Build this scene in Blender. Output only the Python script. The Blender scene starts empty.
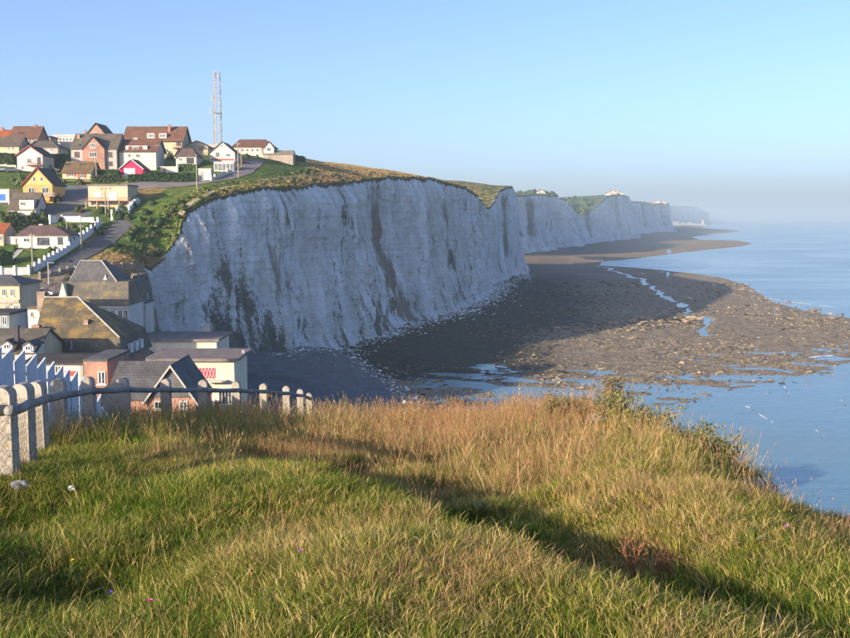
import bpy, bmesh, math, random
import numpy as np
from mathutils import Vector, Matrix

# ------------------------------------------------------------------ camera, sky, sun, exposure
scene = bpy.context.scene
COL = scene.collection
EYE = 40.0                      # metres above the low-tide sea
FPX, CX, CY = 1026.0, 425.0, 319.0
PITCH = math.atan(101.0 / FPX)
cam_d = bpy.data.cameras.new("camera")
cam_d.lens = 36.0 * FPX / 850.0
cam_d.sensor_width = 36.0
cam_d.clip_start, cam_d.clip_end = 0.1, 120000.0
cam = bpy.data.objects.new("camera", cam_d)
COL.objects.link(cam)
cam.location = (0, 0, EYE)
cam.rotation_euler = (math.pi / 2 - PITCH, 0, 0)
scene.camera = cam

SUN_EL = math.radians(14.0)
LDIR = Vector((0.75, 0.66, 0)).normalized()          # direction the light travels, seen from above
world = bpy.data.worlds.new("World")
scene.world = world
world.use_nodes = True
wn = world.node_tree.nodes
sky = wn.new("ShaderNodeTexSky")
sky.sky_type = 'NISHITA'
sky.sun_disc = False
sky.sun_elevation = SUN_EL
sky.sun_rotation = math.atan2(-LDIR.x, -LDIR.y)
sky.altitude = 0
sky.air_density = 0.72
sky.dust_density = 1.9
sky.ozone_density = 3.2
wn["Background"].inputs[1].default_value = 0.15
wb = wn.new("ShaderNodeMix")                 # white balance of the whole sky
wb.data_type = 'RGBA'; wb.blend_type = 'MULTIPLY'
wb.inputs[0].default_value = 1.0; wb.inputs[7].default_value = (0.98, 0.925, 1.0, 1.0)
world.node_tree.links.new(sky.outputs[0], wb.inputs[6])
world.node_tree.links.new(wb.outputs[2], wn["Background"].inputs[0])

sun_d = bpy.data.lights.new("sun", 'SUN')
sun_d.energy = 5.0
sun_d.angle = math.radians(0.53)
sun_d.color = (1.0, 0.82, 0.61)
sun = bpy.data.objects.new("sun", sun_d)
COL.objects.link(sun)
sun.location = (-60, -60, 120)
sun.rotation_euler = Vector((LDIR.x * math.cos(SUN_EL), LDIR.y * math.cos(SUN_EL), -math.sin(SUN_EL))).to_track_quat('-Z', 'Y').to_euler()

vs = scene.view_settings
vs.view_transform = 'Standard'
vs.look = 'None'
vs.exposure = 1.05
vs.gamma = 1.0
vs.use_curve_mapping = False
scene.cycles.use_denoising = True
scene.cycles.max_bounces = 5
scene.cycles.diffuse_bounces = 2
scene.cycles.glossy_bounces = 2
scene.cycles.transparent_max_bounces = 4
scene.cycles.volume_bounces = 0
scene.cycles.sample_clamp_indirect = 4.0

# ------------------------------------------------------------------ geometry helpers
CP, SP = math.cos(PITCH), math.sin(PITCH)
def ray(px, py):
    a, b = (px - CX) / FPX, (CY - py) / FPX
    return Vector((a, CP + b * SP, -SP + b * CP))
def P(px, py, Y):                # point on a sight line at distance Y ahead
    d = ray(px, py)
    return Vector((0, 0, EYE)) + d * (Y / d.y)
def G(px, py, z):                # point on a sight line at height z
    d = ray(px, py)
    return Vector((0, 0, EYE)) + d * ((z - EYE) / d.z)
def project(x, y, z):            # arrays -> pixel
    zz = z - EYE
    dep = y * CP - zz * SP
    up = y * SP + zz * CP
    dep = np.where(dep < 0.1, 0.1, dep)
    return CX + FPX * x / dep, CY - FPX * up / dep

rng = np.random.default_rng(7)
random.seed(7)
_perm = np.tile(np.random.default_rng(3).permutation(256), 3)
_gr = np.random.default_rng(4).uniform(0, 2 * math.pi, 256)
_gx, _gy = np.cos(_gr), np.sin(_gr)
def gnoise(x, y, seed=0):
    x = np.asarray(x, float) + seed * 17.31; y = np.asarray(y, float) - seed * 9.77
    xi, yi = np.floor(x).astype(int), np.floor(y).astype(int)
    xf, yf = x - xi, y - yi
    xi &= 255; yi &= 255
    u = xf * xf * xf * (xf * (xf * 6 - 15) + 10); v = yf * yf * yf * (yf * (yf * 6 - 15) + 10)
    def g(ix, iy, dx, dy):
        h = _perm[_perm[ix & 255] + (iy & 255)]
        return _gx[h] * dx + _gy[h] * dy
    a = g(xi, yi, xf, yf); b = g(xi + 1, yi, xf - 1, yf)
    c = g(xi, yi + 1, xf, yf - 1); d = g(xi + 1, yi + 1, xf - 1, yf - 1)
    return (a + (b - a) * u + (c - a) * v + (a - b - c + d) * u * v) * 1.5
def fbm(x, y, o=4, seed=0, gain=0.5):
    r = 0; a = 1.0
    for k in range(o):
        r = r + a * gnoise(x * 2 ** k, y * 2 ** k, seed + k); a *= gain
    return r
def sstep(a, b, x):
    t = np.clip((x - a) / (b - a), 0, 1)
    return t * t * (3 - 2 * t)
def seg_dist(x, y, poly):
    """distance to an open polyline and signed side (positive on its right)"""
    x = np.asarray(x, float); y = np.asarray(y, float)
    best = np.full(x.shape, 1e18); side = np.zeros(x.shape)
    for (ax, ay), (bx, by) in zip(poly[:-1], poly[1:]):
        dx, dy = bx - ax, by - ay
        L2 = dx * dx + dy * dy
        t = np.clip(((x - ax) * dx + (y - ay) * dy) / L2, 0, 1)
        ex, ey = x - ax - t * dx, y - ay - t * dy
        d = ex * ex + ey * ey
        cr = (x - ax) * dy - (y - ay) * dx
        m = d < best
        best = np.where(m, d, best); side = np.where(m, np.sign(cr), side)
    return np.sqrt(best) * np.where(side == 0, 1, side)
def in_poly(x, y, poly):
    x = np.asarray(x, float); y = np.asarray(y, float)
    inside = np.zeros(x.shape, bool)
    n = len(poly)
    for i in range(n):
        ax, ay = poly[i]; bx, by = poly[(i + 1) % n]
        if ay == by: continue
        c = ((ay > y) != (by > y)) & (x < (bx - ax) * (y - ay) / (by - ay) + ax)
        inside ^= c
    return inside
def poly_sd(x, y, poly):         # positive inside a closed polygon
    d = np.abs(seg_dist(x, y, list(poly) + [poly[0]]))
    return np.where(in_poly(x, y, poly), d, -d)

def link(o, parent=None):
    COL.objects.link(o)
    if parent is not None: o.parent = parent
    return o
def tag(o, label=None, cat=None, group=None, kind=None):
    if label: o["label"] = label
    if cat: o["category"] = cat
    if group: o["group"] = group
    if kind: o["kind"] = kind
    return o
def empty(name, loc, rz=0):
    o = bpy.data.objects.new(name, None)
    o.empty_display_size = 0.2
    o.location = loc; o.rotation_euler = (0, 0, rz)
    return link(o)
class MB:
    """collects faces, then becomes ONE mesh object"""
    def __init__(s): s.v = []; s.f = []
    def poly(s, pts):
        n = len(s.v); s.v += [tuple(p) for p in pts]; s.f.append(tuple(range(n, n + len(pts)))); return s
    def box(s, x0, x1, y0, y1, z0, z1):
        n = len(s.v)
        s.v += [(x0, y0, z0), (x1, y0, z0), (x1, y1, z0), (x0, y1, z0), (x0, y0, z1), (x1, y0, z1), (x1, y1, z1), (x0, y1, z1)]
        s.f += [tuple(n + k for k in q) for q in ((0, 3, 2, 1), (4, 5, 6, 7), (0, 1, 5, 4), (1, 2, 6, 5), (2, 3, 7, 6), (3, 0, 4, 7))]
        return s
    def hexa(s, b, t):           # bottom ring, top ring
        n = len(s.v); k = len(b)
        s.v += [tuple(p) for p in b] + [tuple(p) for p in t]
        s.f.append(tuple(n + i for i in range(k))[::-1]); s.f.append(tuple(n + k + i for i in range(k)))
        for i in range(k):
            j = (i + 1) % k
            s.f.append((n + i, n + j, n + k + j, n + k + i))
        return s
    def tube(s, pts, r, sides=6):
        rings = []
        pts = [Vector(p) for p in pts]
        for i, p in enumerate(pts):
            d = (pts[min(i + 1, len(pts) - 1)] - pts[max(i - 1, 0)]).normalized()
            a = d.orthogonal().normalized(); b = d.cross(a)
            rr = r[i] if isinstance(r, (list, tuple)) else r
            n = len(s.v)
            for k in range(sides):
                t = 2 * math.pi * k / sides
                s.v.append(tuple(p + a * (rr * math.cos(t)) + b * (rr * math.sin(t))))
            rings.append(n)
        for q, w in zip(rings[:-1], rings[1:]):
            # keep rings aligned by picking the closest start
            best = min(range(sides), key=lambda o: (Vector(s.v[q]) - Vector(s.v[w + o])).length)
            for k in range(sides):
                s.f.append((q + k, q + (k + 1) % sides, w + (k + 1 + best) % sides, w + (k + best) % sides))
        s.f.append(tuple(rings[0] + k for k in range(sides))[::-1]); s.f.append(tuple(rings[-1] + k for k in range(sides)))
        return s
    def mesh(s, name, m, smooth=False):
        me = bpy.data.meshes.new(name)
        me.from_pydata(s.v, [], s.f)
        me.update()
        bm = bmesh.new(); bm.from_mesh(me); bmesh.ops.recalc_face_normals(bm, faces=bm.faces); bm.to_mesh(me); bm.free()
        if m is not None: me.materials.append(m)
        if smooth: me.polygons.foreach_set("use_smooth", [True] * len(me.polygons))
        return me
    def build(s, name, m, parent=None, smooth=False):
        return link(bpy.data.objects.new(name, s.mesh(name, m, smooth)), parent)
def grid_mesh(name, X, Y, Z, m, attrs=None, smooth=True, keep=None, obj=True):
    """X,Y,Z 2-D arrays -> one sheet; attrs: name -> array (float) or 3-vector"""
    r, c = X.shape
    v = np.stack([X, Y, Z], -1).reshape(-1, 3).astype(np.float32)
    i = np.arange(r * c).reshape(r, c)
    q = np.stack([i[:-1, :-1], i[:-1, 1:], i[1:, 1:], i[1:, :-1]], -1).reshape(-1, 4)
    if keep is not None: q = q[keep.reshape(-1)]
    me = bpy.data.meshes.new(name)
    me.vertices.add(len(v)); me.vertices.foreach_set("co", v.ravel())
    me.loops.add(q.size); me.loops.foreach_set("vertex_index", q.ravel().astype(np.int32))
    me.polygons.add(len(q)); me.polygons.foreach_set("loop_start", np.arange(0, q.size, 4, dtype=np.int32))
    if smooth: me.polygons.foreach_set("use_smooth", np.ones(len(q), bool))
    me.update(calc_edges=True)
    for k, a in (attrs or {}).items():
        a = np.asarray(a, np.float32)
        if a.ndim == 3:
            at = me.attributes.new(k, 'FLOAT_VECTOR', 'POINT'); at.data.foreach_set("vector", a.reshape(-1))
        else:
            at = me.attributes.new(k, 'FLOAT', 'POINT'); at.data.foreach_set("value", a.reshape(-1))
    me.materials.append(m)
    return link(bpy.data.objects.new(name, me)) if obj else me

# ------------------------------------------------------------------ material helpers
class NT:
    def __init__(s, name, rough=0.85, spec=0.3):
        s.m = bpy.data.materials.new(name); s.m.use_nodes = True
        s.t = s.m.node_tree; s.b = s.t.nodes["Principled BSDF"]
        s.b.inputs["Roughness"].default_value = rough
        s.b.inputs["Specular IOR Level"].default_value = spec
    def n(s, kind, **kw):
        q = s.t.nodes.new(kind)
        for k, v in kw.items(): setattr(q, k, v)
        return q
    def put(s, sock, val):
        if hasattr(val, "is_linked") or hasattr(val, "links"): s.t.links.new(val, sock)
        elif isinstance(val, (tuple, list)) and len(val) == 3 and sock.type == 'RGBA': sock.default_value = (*val, 1)
        else: sock.default_value = val
    def coord(s, which="Object"): return s.n("ShaderNodeTexCoord").outputs[which]
    def attr(s, name, out="Fac"): 
        q = s.n("ShaderNodeAttribute"); q.attribute_name = name; return q.outputs[out]
    def mapping(s, vec, scale=(1, 1, 1)):
        q = s.n("ShaderNodeMapping"); s.put(q.inputs["Vector"], vec); q.inputs["Scale"].default_value = scale; return q.outputs[0]
    def noise(s, vec, scale, detail=4, rough=0.55, dist=0.0, out="Fac"):
        q = s.n("ShaderNodeTexNoise"); s.put(q.inputs["Vector"], vec)
        q.inputs["Scale"].default_value = scale; q.inputs["Detail"].default_value = detail
        q.inputs["Roughness"].default_value = rough; q.inputs["Distortion"].default_value = dist
        return q.outputs[out]
    def voro(s, vec, scale, feature='F1', out="Distance"):
        q = s.n("ShaderNodeTexVoronoi"); q.feature = feature; s.put(q.inputs["Vector"], vec); q.inputs["Scale"].default_value = scale
        return q.outputs[out]
    def ramp(s, fac, a, b, lo=0.0, hi=1.0):
        q = s.n("ShaderNodeMapRange"); s.put(q.inputs["Value"], fac)
        for k, v in zip(("From Min", "From Max", "To Min", "To Max"), (a, b, lo, hi)): q.inputs[k].default_value = v
        q.interpolation_type = 'SMOOTHSTEP'; return q.outputs[0]
    def math(s, op, a, b=0.0):
        q = s.n("ShaderNodeMath", operation=op); s.put(q.inputs[0], a); s.put(q.inputs[1], b); return q.outputs[0]
    def mix(s, fac, a, b, mode='MIX'):
        q = s.n("ShaderNodeMix", data_type='RGBA', blend_type=mode)
        s.put(q.inputs[0], fac); s.put(q.inputs[6], a); s.put(q.inputs[7], b); return q.outputs[2]
    def hsv(s, col, h=0.5, sat=1.0, v=1.0):
        q = s.n("ShaderNodeHueSaturation"); s.put(q.inputs["Color"], col); s.put(q.inputs["Hue"], h); s.put(q.inputs["Saturation"], sat); s.put(q.inputs["Value"], v)
        return q.outputs[0]
    def bump(s, h, strength=0.4, dist=0.1):
        q = s.n("ShaderNodeBump"); s.put(q.inputs["Height"], h); q.inputs["Strength"].default_value = strength; q.inputs["Distance"].default_value = dist
        s.t.links.new(q.outputs[0], s.b.inputs["Normal"])
    def color(s, c): s.put(s.b.inputs["Base Color"], c); return s.m

def plain(name, col, rough=0.8, var=0.18, scale=1.5, bump=0.15, spec=0.3, streak=False):
    """painted or rendered surface with uneven tone"""
    t = NT(name, rough, spec)
    c = t.coord()
    if streak: c2 = t.mapping(c, (1.0, 1.0, 0.15))
    else: c2 = c
    n1 = t.noise(c2, scale, 5, 0.6); n2 = t.noise(c, scale * 9, 3)
    v = t.math('ADD', t.ramp(n1, 0.3, 0.7, 1 - var, 1 + var * 0.5), t.ramp(n2, 0.3, 0.7, -var * 0.25, var * 0.25))
    if bump: t.bump(n2, bump, 0.03)
    return t.color(t.hsv(col, v=v))
_mc = {}
def wallmat(col, streak=True):
    k = ("w",) + tuple(col)
    if k not in _mc: _mc[k] = plain("render_%d" % len(_mc), col, 0.9, 0.16, 0.7, 0.1, 0.2, streak)
    return _mc[k]
def roofmat(col, lichen=0.0, moss=(0.10, 0.09, 0.03), row=0.35):
    k = ("r", lichen, row) + tuple(col)
    if k not in _mc:
        t = NT("tiles_%d" % len(_mc), 0.8, 0.25)
        c = t.coord()
        br = t.n("ShaderNodeTexBrick"); 
        # tile courses follow height on the slope
        sep = t.n("ShaderNodeSeparateXYZ"); t.put(sep.inputs[0], c)
        comb = t.n("ShaderNodeCombineXYZ"); t.put(comb.inputs[0], t.math('ADD', sep.outputs[0], sep.outputs[1])); t.put(comb.inputs[1], sep.outputs[2])
        t.put(br.inputs["Vector"], comb.outputs[0]); br.inputs["Scale"].default_value = 1.0
        br.inputs["Brick Width"].default_value = row; br.inputs["Row Height"].default_value = row * 0.62; br.inputs["Mortar Size"].default_value = row * 0.05
        t.put(br.inputs["Color1"], (1, 1, 1)); t.put(br.inputs["Color2"], (0.72, 0.72, 0.72)); t.put(br.inputs["Mortar"], (0.45, 0.45, 0.45))
        n1 = t.noise(c, 0.5, 5, 0.62); n2 = t.noise(c, 3.2, 4, 0.65)
        base = t.mix(1.0, col, br.outputs["Color"], 'MULTIPLY')
        base = t.hsv(base, v=t.ramp(n1, 0.3, 0.7, 0.75, 1.2))
        if lichen > 0:
            f = t.ramp(t.math('ADD', t.math('MULTIPLY', n1, 0.55), t.math('MULTIPLY', n2, 0.45)), 0.62 - lichen * 0.2, 0.74 - lichen * 0.14)
            base = t.mix(f, base, t.mix(t.ramp(n2, 0.4, 0.6), (0.42, 0.22, 0.03), (0.22, 0.17, 0.05)))
        f2 = t.ramp(t.noise(c, 1.3, 4), 0.5, 0.75, 0.0, 0.4)
        base = t.mix(f2, base, moss)
        t.bump(t.math('ADD', br.outputs["Fac"], t.math('MULTIPLY', n2, -1.0)), 0.35, 0.03)
        _mc[k] = t.color(base)
    return _mc[k]
def brickmat(col=(0.38, 0.125, 0.068), scale=1.0):
    k = ("b", scale) + tuple(col)
    if k not in _mc:
        t = NT("brickwork_%d" % len(_mc), 0.9, 0.15)
        c = t.coord()
        sep = t.n("ShaderNodeSeparateXYZ"); t.put(sep.inputs[0], c)
        comb = t.n("ShaderNodeCombineXYZ"); t.put(comb.inputs[0], t.math('ADD', sep.outputs[0], sep.outputs[1])); t.put(comb.inputs[1], sep.outputs[2])
        br = t.n("ShaderNodeTexBrick"); t.put(br.inputs["Vector"], comb.outputs[0])
        br.inputs["Scale"].default_value = scale; br.inputs["Brick Width"].default_value = 0.24; br.inputs["Row Height"].default_value = 0.08; br.inputs["Mortar Size"].default_value = 0.012
        t.put(br.inputs["Color1"], col); t.put(br.inputs["Color2"], tuple(x * 0.65 for x in col)); t.put(br.inputs["Mortar"], (0.38, 0.33, 0.27))
        t.bump(br.outputs["Fac"], 0.3, -0.01)
        _mc[k] = t.color(t.hsv(br.outputs["Color"], v=t.ramp(t.noise(c, 0.8, 5), 0.3, 0.7, 0.75, 1.15)))
    return _mc[k]
def glassmat():
    t = NT("window_glass", 0.06, 0.6)
    n = t.noise(t.coord(), 1.1, 2)
    return t.color(t.mix(t.ramp(n, 0.4, 0.6), (0.02, 0.025, 0.03), (0.09, 0.10, 0.11)))
M_GLASS = glassmat()
M_WHITE = plain("white_paint", (0.62, 0.61, 0.585), 0.6, 0.10, 1.0, 0.05)
M_DARK = plain("dark_paint", (0.045, 0.045, 0.05), 0.6)
M_METAL = plain("galvanised_metal", (0.30, 0.30, 0.30), 0.45, 0.12); 
M_WOODPOLE = plain("weathered_wood", (0.30, 0.25, 0.19), 0.9, 0.25, 3.0, 0.2)
def foliagemat(name, a, b, dry=None, dryf=0.0):
    t = NT(name, 0.75, 0.2)
    oi = t.n("ShaderNodeObjectInfo")
    n = t.noise(t.coord("Object"), 2.2, 3)
    c = t.mix(t.ramp(n, 0.35, 0.65), a, b)
    if dry: c = t.mix(t.ramp(oi.outputs["Random"], 1 - dryf, 1 - dryf + 0.15), c, dry)
    c = t.hsv(c, h=t.ramp(oi.outputs["Random"], 0, 1, 0.485, 0.515), v=t.ramp(oi.outputs["Random"], 0, 1, 0.75, 1.25))
    t.b.inputs["Subsurface Weight"].default_value = 0.0
    return t.color(c)

# ------------------------------------------------------------------ terrain of the town and the hill
RIM_PX = [(140, 292, 226), (152, 276, 232), (163, 264, 238), (172, 246, 243), (180, 226, 247), (192, 208, 252), (212, 197, 259), (235, 192, 267), (262, 188, 278),
          (290, 186, 291), (320, 184, 309), (350, 181, 334), (375, 178.5, 359), (400, 177, 384), (425, 178, 410), (442, 181, 432), (458, 185.5, 456), (470, 190, 480), (479, 195, 500), (484, 200, 520), (486, 205, 552), (484, 207, 600)]
RIM = [P(*q) for q in RIM_PX]
CTRL_PX = [(0, 275, 205), (0, 250, 224), (0, 215, 246), (0, 182, 272), (0, 152, 320), (0, 140, 360),
           (60, 270, 210), (50, 249, 226), (60, 206, 254), (60, 179, 281), (60, 157, 322), (60, 145, 355),
           (30, 298, 188), (20, 280, 200), (85, 280, 203),
           (110, 256, 224), (110, 207, 256), (115, 180, 282), (110, 162, 318), (110, 150, 345),
           (135, 262, 224), (135, 240, 240), (150, 200, 264), (150, 183, 280), (150, 166, 308), (150, 154, 340),
           (200, 182, 284), (220, 161, 316), (220, 148, 375), (250, 172, 298), (250, 150, 350), (280, 157, 352), (290, 172, 312), (310, 160, 370), (340, 165.5, 390), (380, 170, 412)]
ctrl = [tuple(P(*q)) for q in CTRL_PX] + [tuple(q) for q in RIM[2:]]
ctrl += [(-300, 200, 30), (-300, 300, 60), (-300, 420, 72), (-160, 430, 71), (-90, 450, 68), (-60, 520, 66), (-20, 560, 62), (-150, 520, 74),
         (-150, 150, 20), (-150, 90, 18), (-60, 150, 18), (-60, 90, 17), (-26, 95, 15), (-85, 150, 20), (-30, 165, 7.2), (-24, 140, 9), (-40, 195, 8), (-47, 222, 9), (-300, 100, 16),
         (10, 470, 56), (-20, 470, 60)]
ctrl = np.array(ctrl)
def tps_fit(c, lam=0.6):
    n = len(c); s = 100.0
    xy = c[:, :2] / s
    d2 = ((xy[:, None] - xy[None]) ** 2).sum(-1)
    K = 0.5 * d2 * np.log(d2 + 1e-12)
    A = np.zeros((n + 3, n + 3)); A[:n, :n] = K + lam * 1e-4 * np.eye(n)
    A[:n, n] = 1; A[:n, n + 1:] = xy; A[n, :n] = 1; A[n + 1:, :n] = xy.T
    return np.linalg.solve(A, np.concatenate([c[:, 2], np.zeros(3)]))
_tw = tps_fit(ctrl)
def hill_base(x, y):
    x = np.asarray(x, float); y = np.asarray(y, float)
    sh = x.shape; xs, ys = x.ravel() / 100, y.ravel() / 100
    n = len(ctrl); r = _tw[n] + _tw[n + 1] * xs + _tw[n + 2] * ys
    for k in range(n):
        d2 = (xs - ctrl[k, 0] / 100) ** 2 + (ys - ctrl[k, 1] / 100) ** 2
        r += _tw[k] * 0.5 * d2 * np.log(d2 + 1e-12)
    return r.reshape(sh)
def hill_z(x, y):
    x = np.asarray(x, float); y = np.asarray(y, float)
    return np.maximum(hill_base(x, y) + 0.35 * fbm(x / 14, y / 14, 3, 5), 5.0)
_ty = np.arange(150.0, 620.0, 0.5)
def T(px, py, ymin=150.0):       # where a sight line meets the hill
    d = ray(px, py); t = _ty / d.y
    x, y, z = d.x * t, _ty, EYE + d.z * t
    h = hill_z(x, y)
    ok = (z <= h) & (y >= ymin)
    i = int(np.argmax(ok)) if ok.any() else len(_ty) - 1
    return Vector((x[i], y[i], h[i]))
rim_poly = [(p.x, p.y) for p in RIM]
rim_ext = [(-70.0, 205.0), (-66.0, 217.0)] + rim_poly + [(25.0, 660.0)]

def ground_mat():
    t = NT("hill_ground", 0.95, 0.1)
    c = t.coord()
    n1 = t.noise(c, 0.05, 5, 0.6); n2 = t.noise(c, 0.45, 5, 0.65); n3 = t.noise(c, 2.6, 3)
    g = t.mix(t.ramp(n2, 0.35, 0.65), (0.045, 0.085, 0.014), (0.105, 0.155, 0.028))
    dry = t.mix(t.ramp(n2, 0.35, 0.65), (0.17, 0.115, 0.035), (0.30, 0.21, 0.075))
    f = t.math('ADD', t.attr("dry"), t.ramp(n1, 0.35, 0.65, -0.35, 0.3))
    f = t.math('ADD', f, t.ramp(n2, 0.3, 0.7, -0.25, 0.25))
    col = t.mix(t.ramp(f, 0.2, 0.8), g, dry)
    st = t.voro(c, 1.1, 'F1', "Color"); 
    stone = t.hsv((0.24, 0.19, 0.145), v=t.ramp(t.noise(c, 1.6, 4, 0.7), 0.3, 0.7, 0.45, 1.35))
    col = t.mix(t.attr("stone"), col, stone)
    col = t.mix(t.attr("town"), col, t.hsv((0.20, 0.185, 0.17), v=t.ramp(n2, 0.3, 0.7, 0.7, 1.2)))
    t.bump(t.math('ADD', n2, t.math('MULTIPLY', n3, 0.5)), 0.9, 0.5)
    return t.color(col)
def hill_attrs(X, Y, Z):
    px, py = project(X, Y, Z)
    dry = np.zeros(X.shape)
    def zone(poly, val, soft=6.0):
        d = poly_sd(px, py, poly)
        w = sstep(-soft, soft, d)
        nonlocal dry
        dry = dry * (1 - w) + val * w
    dry += 0.15
    zone([(60, 275), (170, 272), (170, 258), (150, 255), (95, 252), (70, 262)], 1.0, 3)       # dry shelf over the cliff end
    zone([(300, 200), (500, 215), (460, 178), (420, 172), (380, 168), (330, 160), (300, 160), (290, 168)], 0.85, 4)
    zone([(170, 208), (240, 196), (300, 190), (300, 178), (250, 181), (200, 190)], 0.55, 4)
    zone([(215, 182), (262, 166), (300, 166), (318, 172), (290, 178)], -0.2, 4)               # mown green
    zone([(128, 183), (165, 183), (163, 196), (128, 205)], 0.9, 3)
    zone([(66, 240), (98, 232), (95, 245), (75, 250)], 0.8, 3)
    zone([(130, 250), (240, 180), (170, 186), (120, 212)], 0.0, 5)
    stone = sstep(-2, 2, poly_sd(px, py, [(18, 277), (62, 274), (150, 274), (170, 280), (168, 330), (60, 300), (20, 296)])) * (Y > 150)
    town = sstep(200, 180, Y)
    return {"dry": dry, "stone": stone, "town": town}
M_GROUND = ground_mat()
gx = np.arange(-330, 60, 1.3); gy = np.concatenate([np.arange(60, 180, 3.0), np.arange(180, 420, 1.2), np.arange(420, 640, 3.0)])
X, Y = np.meshgrid(gx, gy)
Z = hill_z(X, Y)
sd = seg_dist(X, Y, rim_ext)                     # positive = seaward
rimlow = np.where(Y > 226, 1.2 * sstep(-6.5, -2.0, sd), 0)
Zm = Z - rimlow
off = (sd > -0.4) & (Y > 226)
sea_edge = np.interp(Y, [60, 150, 188, 203, 214, 232], [-4, -24, -36, -50, -58, -63])                # the town stops at the shingle
off = off | ((X > sea_edge) & (Y < 232))
kp = ~(off[:-1, :-1] | off[1:, :-1] | off[:-1, 1:] | off[1:, 1:])
hill = grid_mesh("hillside", X, Y, Zm, M_GROUND, hill_attrs(X, Y, Zm), keep=kp)
tag(hill, "town ground and grassy hillside rising behind the chalk cliff", kind="structure")

# ------------------------------------------------------------------ cliffs
def chalk_mat():
    t = NT("chalk", 0.95, 0.1)
    sz = t.attr("sz", "Vector")
    streak = t.mapping(sz, (1.0, 0.09, 1.0)); band = t.mapping(sz, (0.05, 1.0, 1.0)); soft = t.mapping(sz, (1.0, 0.35, 1.0))
    n1 = t.noise(streak, 0.13, 6, 0.68); n2 = t.noise(streak, 0.75, 6, 0.7); n3 = t.noise(band, 0.75, 4, 0.7); n4 = t.noise(soft, 0.16, 6, 0.68)
    n5 = t.noise(soft, 1.1, 5, 0.75); n6 = t.noise(sz, 0.10, 6, 0.7, 0.6); n7 = t.noise(sz, 2.2, 4, 0.7)
    c = t.mix(t.ramp(n1, 0.40, 0.60), (0.66, 0.67, 0.65), (0.84, 0.87, 0.88))
    c = t.mix(t.ramp(n6, 0.42, 0.62, 0, 0.5), c, (0.66, 0.65, 0.61))
    c = t.mix(t.ramp(n2, 0.50, 0.66, 0, 0.5), c, (0.50, 0.485, 0.44))
    c = t.mix(t.ramp(n4, 0.54, 0.68, 0, 0.45), c, (0.48, 0.445, 0.37))
    c = t.mix(t.ramp(n3, 0.60, 0.70, 0, 0.35), c, (0.30, 0.28, 0.25))
    c = t.mix(t.ramp(n5, 0.57, 0.72, 0, 0.6), c, (0.26, 0.25, 0.22))
    c = t.mix(t.ramp(n7, 0.60, 0.72, 0, 0.5), c, (0.26, 0.25, 0.22))
    # flint courses
    wv = t.n("ShaderNodeTexWave"); wv.wave_type = 'BANDS'; wv.bands_direction = 'Y'
    t.put(wv.inputs["Vector"], sz); wv.inputs["Scale"].default_value = 0.16; wv.inputs["Distortion"].default_value = 1.2; wv.inputs["Detail"].default_value = 3; wv.inputs["Detail Scale"].default_value = 0.6
    c = t.mix(t.math('MULTIPLY', t.ramp(wv.outputs["Fac"], 0.90, 1.0, 0, 0.32), t.ramp(n5, 0.4, 0.6)), c, (0.20, 0.19, 0.175))
    # algae and damp low on the face
    st = t.attr("stain")
    f = t.math('ADD', st, t.ramp(n4, 0.35, 0.65, -0.45, 0.45)); f = t.math('ADD', f, t.ramp(n2, 0.35, 0.65, -0.3, 0.3)); f = t.math('ADD', f, t.ramp(n7, 0.35, 0.65, -0.22, 0.22))
    c = t.mix(t.ramp(f, 0.4, 0.85, 0, 0.88), c, t.mix(t.ramp(n5, 0.4, 0.6), (0.045, 0.055, 0.042), (0.13, 0.13, 0.09)))
    br = t.attr("brown")
    fb = t.math('ADD', br, t.ramp(n2, 0.3, 0.7, -0.35, 0.35))
    c = t.mix(t.ramp(fb, 0.3, 0.95, 0, 0.85), c, (0.185, 0.15, 0.095))
    rm = t.math('ADD', t.attr("rim"), t.ramp(n5, 0.3, 0.7, -0.35, 0.35))
    soil = t.mix(t.ramp(t.noise(sz, 0.6, 5), 0.4, 0.6), (0.13, 0.095, 0.04), (0.07, 0.075, 0.022))
    c = t.mix(t.ramp(rm, 0.4, 0.6), c, soil)
    g = t.coord()
    gn = t.noise(g, 0.3, 5, 0.65)
    top = t.mix(t.ramp(t.math('ADD', t.attr("dry"), t.ramp(gn, 0.3, 0.7, -0.5, 0.5)), 0.2, 0.8),
                t.mix(t.ramp(gn, 0.4, 0.6), (0.035, 0.065, 0.014), (0.09, 0.125, 0.028)), t.mix(t.ramp(gn, 0.4, 0.6), (0.16, 0.11, 0.035), (0.28, 0.20, 0.075)))
    c = t.mix(t.attr("top"), c, top)
    h = t.math('ADD', t.math('MULTIPLY', n2, 0.9), t.math('ADD', t.math('MULTIPLY', n3, 0.25), t.math('ADD', t.math('MULTIPLY', n5, 0.8), t.math('MULTIPLY', n7, 0.5))))
    t.bump(h, 0.9, 1.2)
    return t.color(c)
M_CHALK = chalk_mat()
def catmull(pts, n):
    pts = np.array(pts, float)
    d = np.concatenate([[0], np.cumsum(np.hypot(*np.diff(pts[:, :2], axis=0).T))])
    s = np.linspace(0, d[-1], n)
    out = np.stack([np.interp(s, d, pts[:, k]) for k in range(pts.shape[1])], -1)
    k = max(1, int(n / len(pts) / 3))
    ker = np.hanning(2 * k + 1); ker /= ker.sum()
    for j in range(out.shape[1]):
        p = np.concatenate([np.full(k, out[0, j]), out[:, j], np.full(k, out[-1, j])])
        out[:, j] = np.convolve(p, ker, 'valid')
    return s, out
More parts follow.
